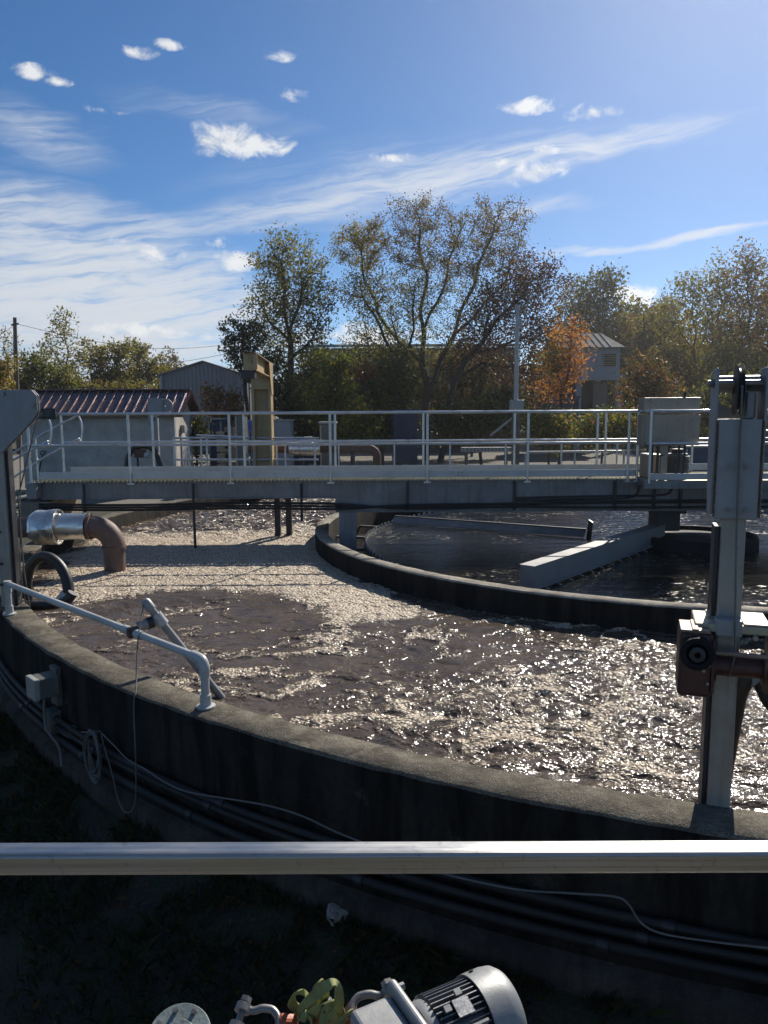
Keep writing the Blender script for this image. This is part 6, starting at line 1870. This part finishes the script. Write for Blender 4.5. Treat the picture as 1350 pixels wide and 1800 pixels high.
tree('shrub', 'tall dark brush in front of the long building left of the big trunk', 52, (690, 790), [(630, 650, 50, 36), (690, 635, 50, 36), (660, 690, 70, 40), (720, 680, 45, 45)], [('leaf_dark', 7500), ('leaf_brown', 1500), ('leaf_olive', 900)], 0, 0.19, (685, 740), 700, seed=44, r_max=0.1, spread=0.7, group=GS, cat='shrub')
tree('shrub', 'tall brown brush in front of the long building right of the big trunk', 53, (830, 790), [(800, 650, 50, 40), (850, 660, 50, 45), (890, 690, 40, 45), (790, 700, 50, 40)], [('leaf_dark', 5500), ('leaf_brown', 3500)], 0, 0.19, (830, 740), 700, seed=45, r_max=0.1, spread=0.7, group=GS, cat='shrub')
tree('shrub', 'dark brush between the airy olive tree and the long building corner', 54, (560, 790), [(550, 650, 40, 45), (580, 690, 40, 45), (530, 690, 40, 40)], [('leaf_dark', 5500), ('leaf_olive', 1500)], 0, 0.19, (560, 740), 500, seed=46, r_max=0.1, spread=0.7, group=GS, cat='shrub')
WR = 'autumn trees on the rising ground at right'
tree('oak_tree', 'layered dark tree on the skyline right of the maroon tree', 82, (1050, 722), [(1075, 490, 30, 22), (1040, 510, 34, 24), (1060, 550, 48, 34), (1030, 600, 40, 40)], [('leaf_dark', 4200), ('leaf_olive', 1600)], 0, 0.30, (1052, 600), 600, seed=51, group=WR, spread=0.5)
tree('oak_tree', 'round evergreen looking tree above the pale hut roof', 86, (1125, 722), [(1120, 575, 42, 40), (1090, 620, 42, 40), (1155, 610, 40, 45)], [('leaf_dark', 6500), ('leaf_brown', 900)], 0, 0.32, (1124, 640), 500, seed=52, group=WR, spread=0.6)
tree('oak_tree', 'tall open olive tree in the middle of the right hand woods', 72, (1225, 722), [(1215, 510, 36, 34), (1185, 560, 40, 40), (1240, 570, 40, 45), (1210, 640, 50, 50)], [('leaf_olive', 4800), ('leaf_yellow', 900)], 0, 0.24, (1222, 610), 800, seed=53, group=WR, spread=0.5)
tree('oak_tree', 'tall tree with rusty brown crown top at the right edge', 68, (1318, 722), [(1315, 470, 34, 36), (1290, 510, 36, 36), (1335, 540, 42, 50), (1300, 610, 50, 55)], [('leaf_brown', 4200), ('leaf_olive', 3200), ('leaf_orange', 350)], 0, 0.24, (1315, 590), 900, seed=54, group=WR, spread=0.5)
tree('oak_tree', 'bare twiggy tree between the olive tree and the rusty crown', 70, (1268, 722), [(1265, 480, 24, 42), (1255, 540, 34, 40), (1280, 580, 30, 40)], [('leaf_olive', 900), ('leaf_yellow', 700)], 0, 0.22, (1267, 600), 900, seed=55, group=WR, bark='bark_pale')
tree('oak_tree', 'golden brown tree low in the woods behind the right hoist', 64, (1180, 724), [(1175, 650, 45, 45), (1150, 690, 40, 30), (1210, 680, 40, 40)], [('leaf_brown', 3800), ('leaf_yellow', 1500), ('leaf_olive', 1200)], 0, 0.22, (1180, 690), 500, seed=56, group=WR, spread=0.6)
tree('oak_tree', 'brownish tree half out of the picture at the right edge', 62, (1380, 724), [(1375, 500, 40, 50), (1370, 580, 45, 60), (1360, 660, 50, 45)], [('leaf_brown', 4200), ('leaf_yellow', 1200)], 0, 0.22, (1378, 640), 700, seed=57, group=WR, spread=0.55)
tree('oak_tree', 'green yellow tree low at the right edge behind the hoist', 60, (1280, 724), [(1275, 640, 50, 40), (1320, 660, 45, 40), (1250, 680, 40, 30)], [('leaf_olive', 4200), ('leaf_yellow', 1000)], 0, 0.21, (1280, 690), 500, seed=58, group=WR, spread=0.6)
WL = 'tree line at the far left'
tree('ash_tree', 'tallest bare topped tree in the left tree line', 72, (113, 720), [(112, 580, 26, 36), (85, 610, 24, 22), (140, 625, 26, 22), (112, 640, 34, 30)], [('leaf_olive', 1500), ('leaf_yellow', 300)], 0, 0.22, (113, 640), 700, seed=61, group=WL, bark='bark_pale', r_tip=0.014)
tree('ash_tree', 'round golden olive tree in the left tree line right of the bare tree', 76, (185, 720), [(175, 630, 32, 28), (210, 620, 26, 24), (190, 665, 42, 28)], [('leaf_olive', 3600), ('leaf_yellow', 1500)], 0, 0.25, (186, 670), 500, seed=62, group=WL, spread=0.5)
tree('ash_tree', 'golden olive tree with flat top just left of the blue grey shed', 80, (245, 720), [(243, 620, 24, 22), (260, 650, 34, 26), (230, 670, 30, 24)], [('leaf_olive', 3000), ('leaf_yellow', 1200)], 0, 0.25, (246, 670), 500, seed=63, group=WL, spread=0.5)
tree('ash_tree', 'thin grey twiggy tree at the left end of the blue grey shed', 84, (298, 720), [(297, 640, 24, 26), (290, 670, 34, 22)], [('leaf_brown', 1200), ('leaf_olive', 600)], 0, 0.25, (298, 680), 600, seed=64, group=WL, bark='bark_pale', r_tip=0.014)
tree('ash_tree', 'low green tree in the left tree line below the bare tree', 66, (70, 720), [(65, 650, 36, 30), (105, 670, 36, 26), (45, 680, 30, 24)], [('leaf_olive', 3600), ('leaf_green', 1500)], 0, 0.22, (70, 690), 400, seed=65, group=WL, spread=0.6)
tree('ash_tree', 'bare grey tree beside the utility pole', 78, (12, 720), [(8, 610, 24, 34), (28, 640, 22, 30)], [('leaf_olive', 500)], 0, 0.22, (12, 660), 600, seed=66, group=WL, bark='bark_pale', r_tip=0.014)
tree('ash_tree', 'small bright yellow tree at the left picture edge', 58, (2, 724), [(2, 650, 24, 24), (-10, 680, 30, 24)], [('leaf_yellow', 2400), ('leaf_orange', 200)], 0, 0.2, (2, 690), 300, seed=67, group=WL, spread=0.6)
tree('ash_tree', 'low brush tree in the left tree line between the golden trees', 70, (160, 722), [(150, 685, 40, 20), (215, 690, 46, 20), (270, 690, 36, 20)], [('leaf_olive', 3000), ('leaf_brown', 1500)], 0, 0.24, (165, 705), 400, seed=68, group=WL, spread=0.6)

tree('oak_tree', 'brown tree filling the slope behind the pale hut', 78, (1100, 724), [(1080, 600, 50, 45), (1120, 650, 50, 45), (1060, 660, 45, 40)], [('leaf_brown', 4500), ('leaf_olive', 2500)], 0, 0.26, (1100, 680), 500, seed=71, group=WR, spread=0.6)
tree('oak_tree', 'olive brown tree on the slope left of the tall open olive tree', 80, (1165, 724), [(1165, 560, 38, 40), (1150, 610, 45, 45), (1190, 620, 40, 45)], [('leaf_brown', 3500), ('leaf_olive', 3500)], 0, 0.26, (1165, 660), 600, seed=72, group=WR, spread=0.55)
tree('oak_tree', 'thin grey brown tree between the maroon tree and the layered dark tree', 84, (1010, 724), [(1010, 540, 34, 40), (1000, 600, 40, 45), (1030, 630, 40, 40)], [('leaf_brown', 3000), ('leaf_olive', 2200)], 0, 0.26, (1010, 640), 700, seed=73, group=WR, spread=0.5)
v_, f_ = leaf_cloud(np.random.default_rng(5), LITTER, 0.045)
o = quad_mesh('leaf_litter', v_, f_, 'leaf_brown', None)
set_tags(o, 'brown fallen leaves scattered on the ground along the tank wall', 'leaves', kind='stuff')

# far wood reading as one mass behind everything
rng = np.random.default_rng(9)
def wood(name, label, x0, x1, y0, y1, h0, h1, n, mats, size):
    tops = []
    cs_ = []
    for _ in range(n):
        x, y = rng.uniform(x0, x1), rng.uniform(y0, y1)
        h = rng.uniform(h0, h1)
        k = rng.integers(90, 150)
        d_ = rng.normal(size=(k, 3)); d_ /= np.linalg.norm(d_, axis=1)[:, None]
        cs_.append(np.array([x, y, h * 0.55]) + d_ * np.array([h * 0.30, h * 0.30, h * 0.45]) * (rng.uniform(0.3, 1, (k, 1))))
    c_ = np.concatenate(cs_)
    v_, f_ = leaf_cloud(rng, c_, size)
    o = quad_mesh(name, v_, f_, mats, None)
    set_tags(o, label, 'woodland', kind='stuff')


wood('far_wood', 'distant olive woodland band behind the left tree line', -95, -22, 88, 130, 5, 9, 150, 'leaf_olive', 0.75)
wood('far_wood', 'distant brown woodland behind the long building and maroon tree', -14, 34, 92, 130, 7, 11, 110, 'leaf_brown', 0.8)
wood('far_wood', 'distant mixed woodland climbing the slope at right', 22, 90, 84, 125, 11, 17, 190, 'leaf_brown', 0.8)
wood('far_wood', 'distant olive trees scattered through the right hand slope woods', 24, 90, 80, 110, 9, 15, 110, 'leaf_olive', 0.75)
# ================================================================ AIR
m = bpy.data.materials.new('haze_air'); m.use_nodes = True; m.node_tree.nodes.clear()
N = NT(m.node_tree)
vol = N.n('VolumePrincipled')
vol.inputs['Color'].default_value = (0.92, 0.95, 1.0, 1)
vol.inputs['Density'].default_value = 0.0004
vol.inputs['Anisotropy'].default_value = 0.72
o_ = N.n('OutputMaterial'); N.l(vol.outputs[0], o_.inputs['Volume'])
MATS['haze_air'] = m
q = MB(); q.b2((-1000, -40, -1.5), (1000, 1300, 46)); o = q.build('haze', 'haze_air'); o['kind'] = 'stuff'
set_tags(o, 'thin pale haze in the air over the whole yard', 'haze')
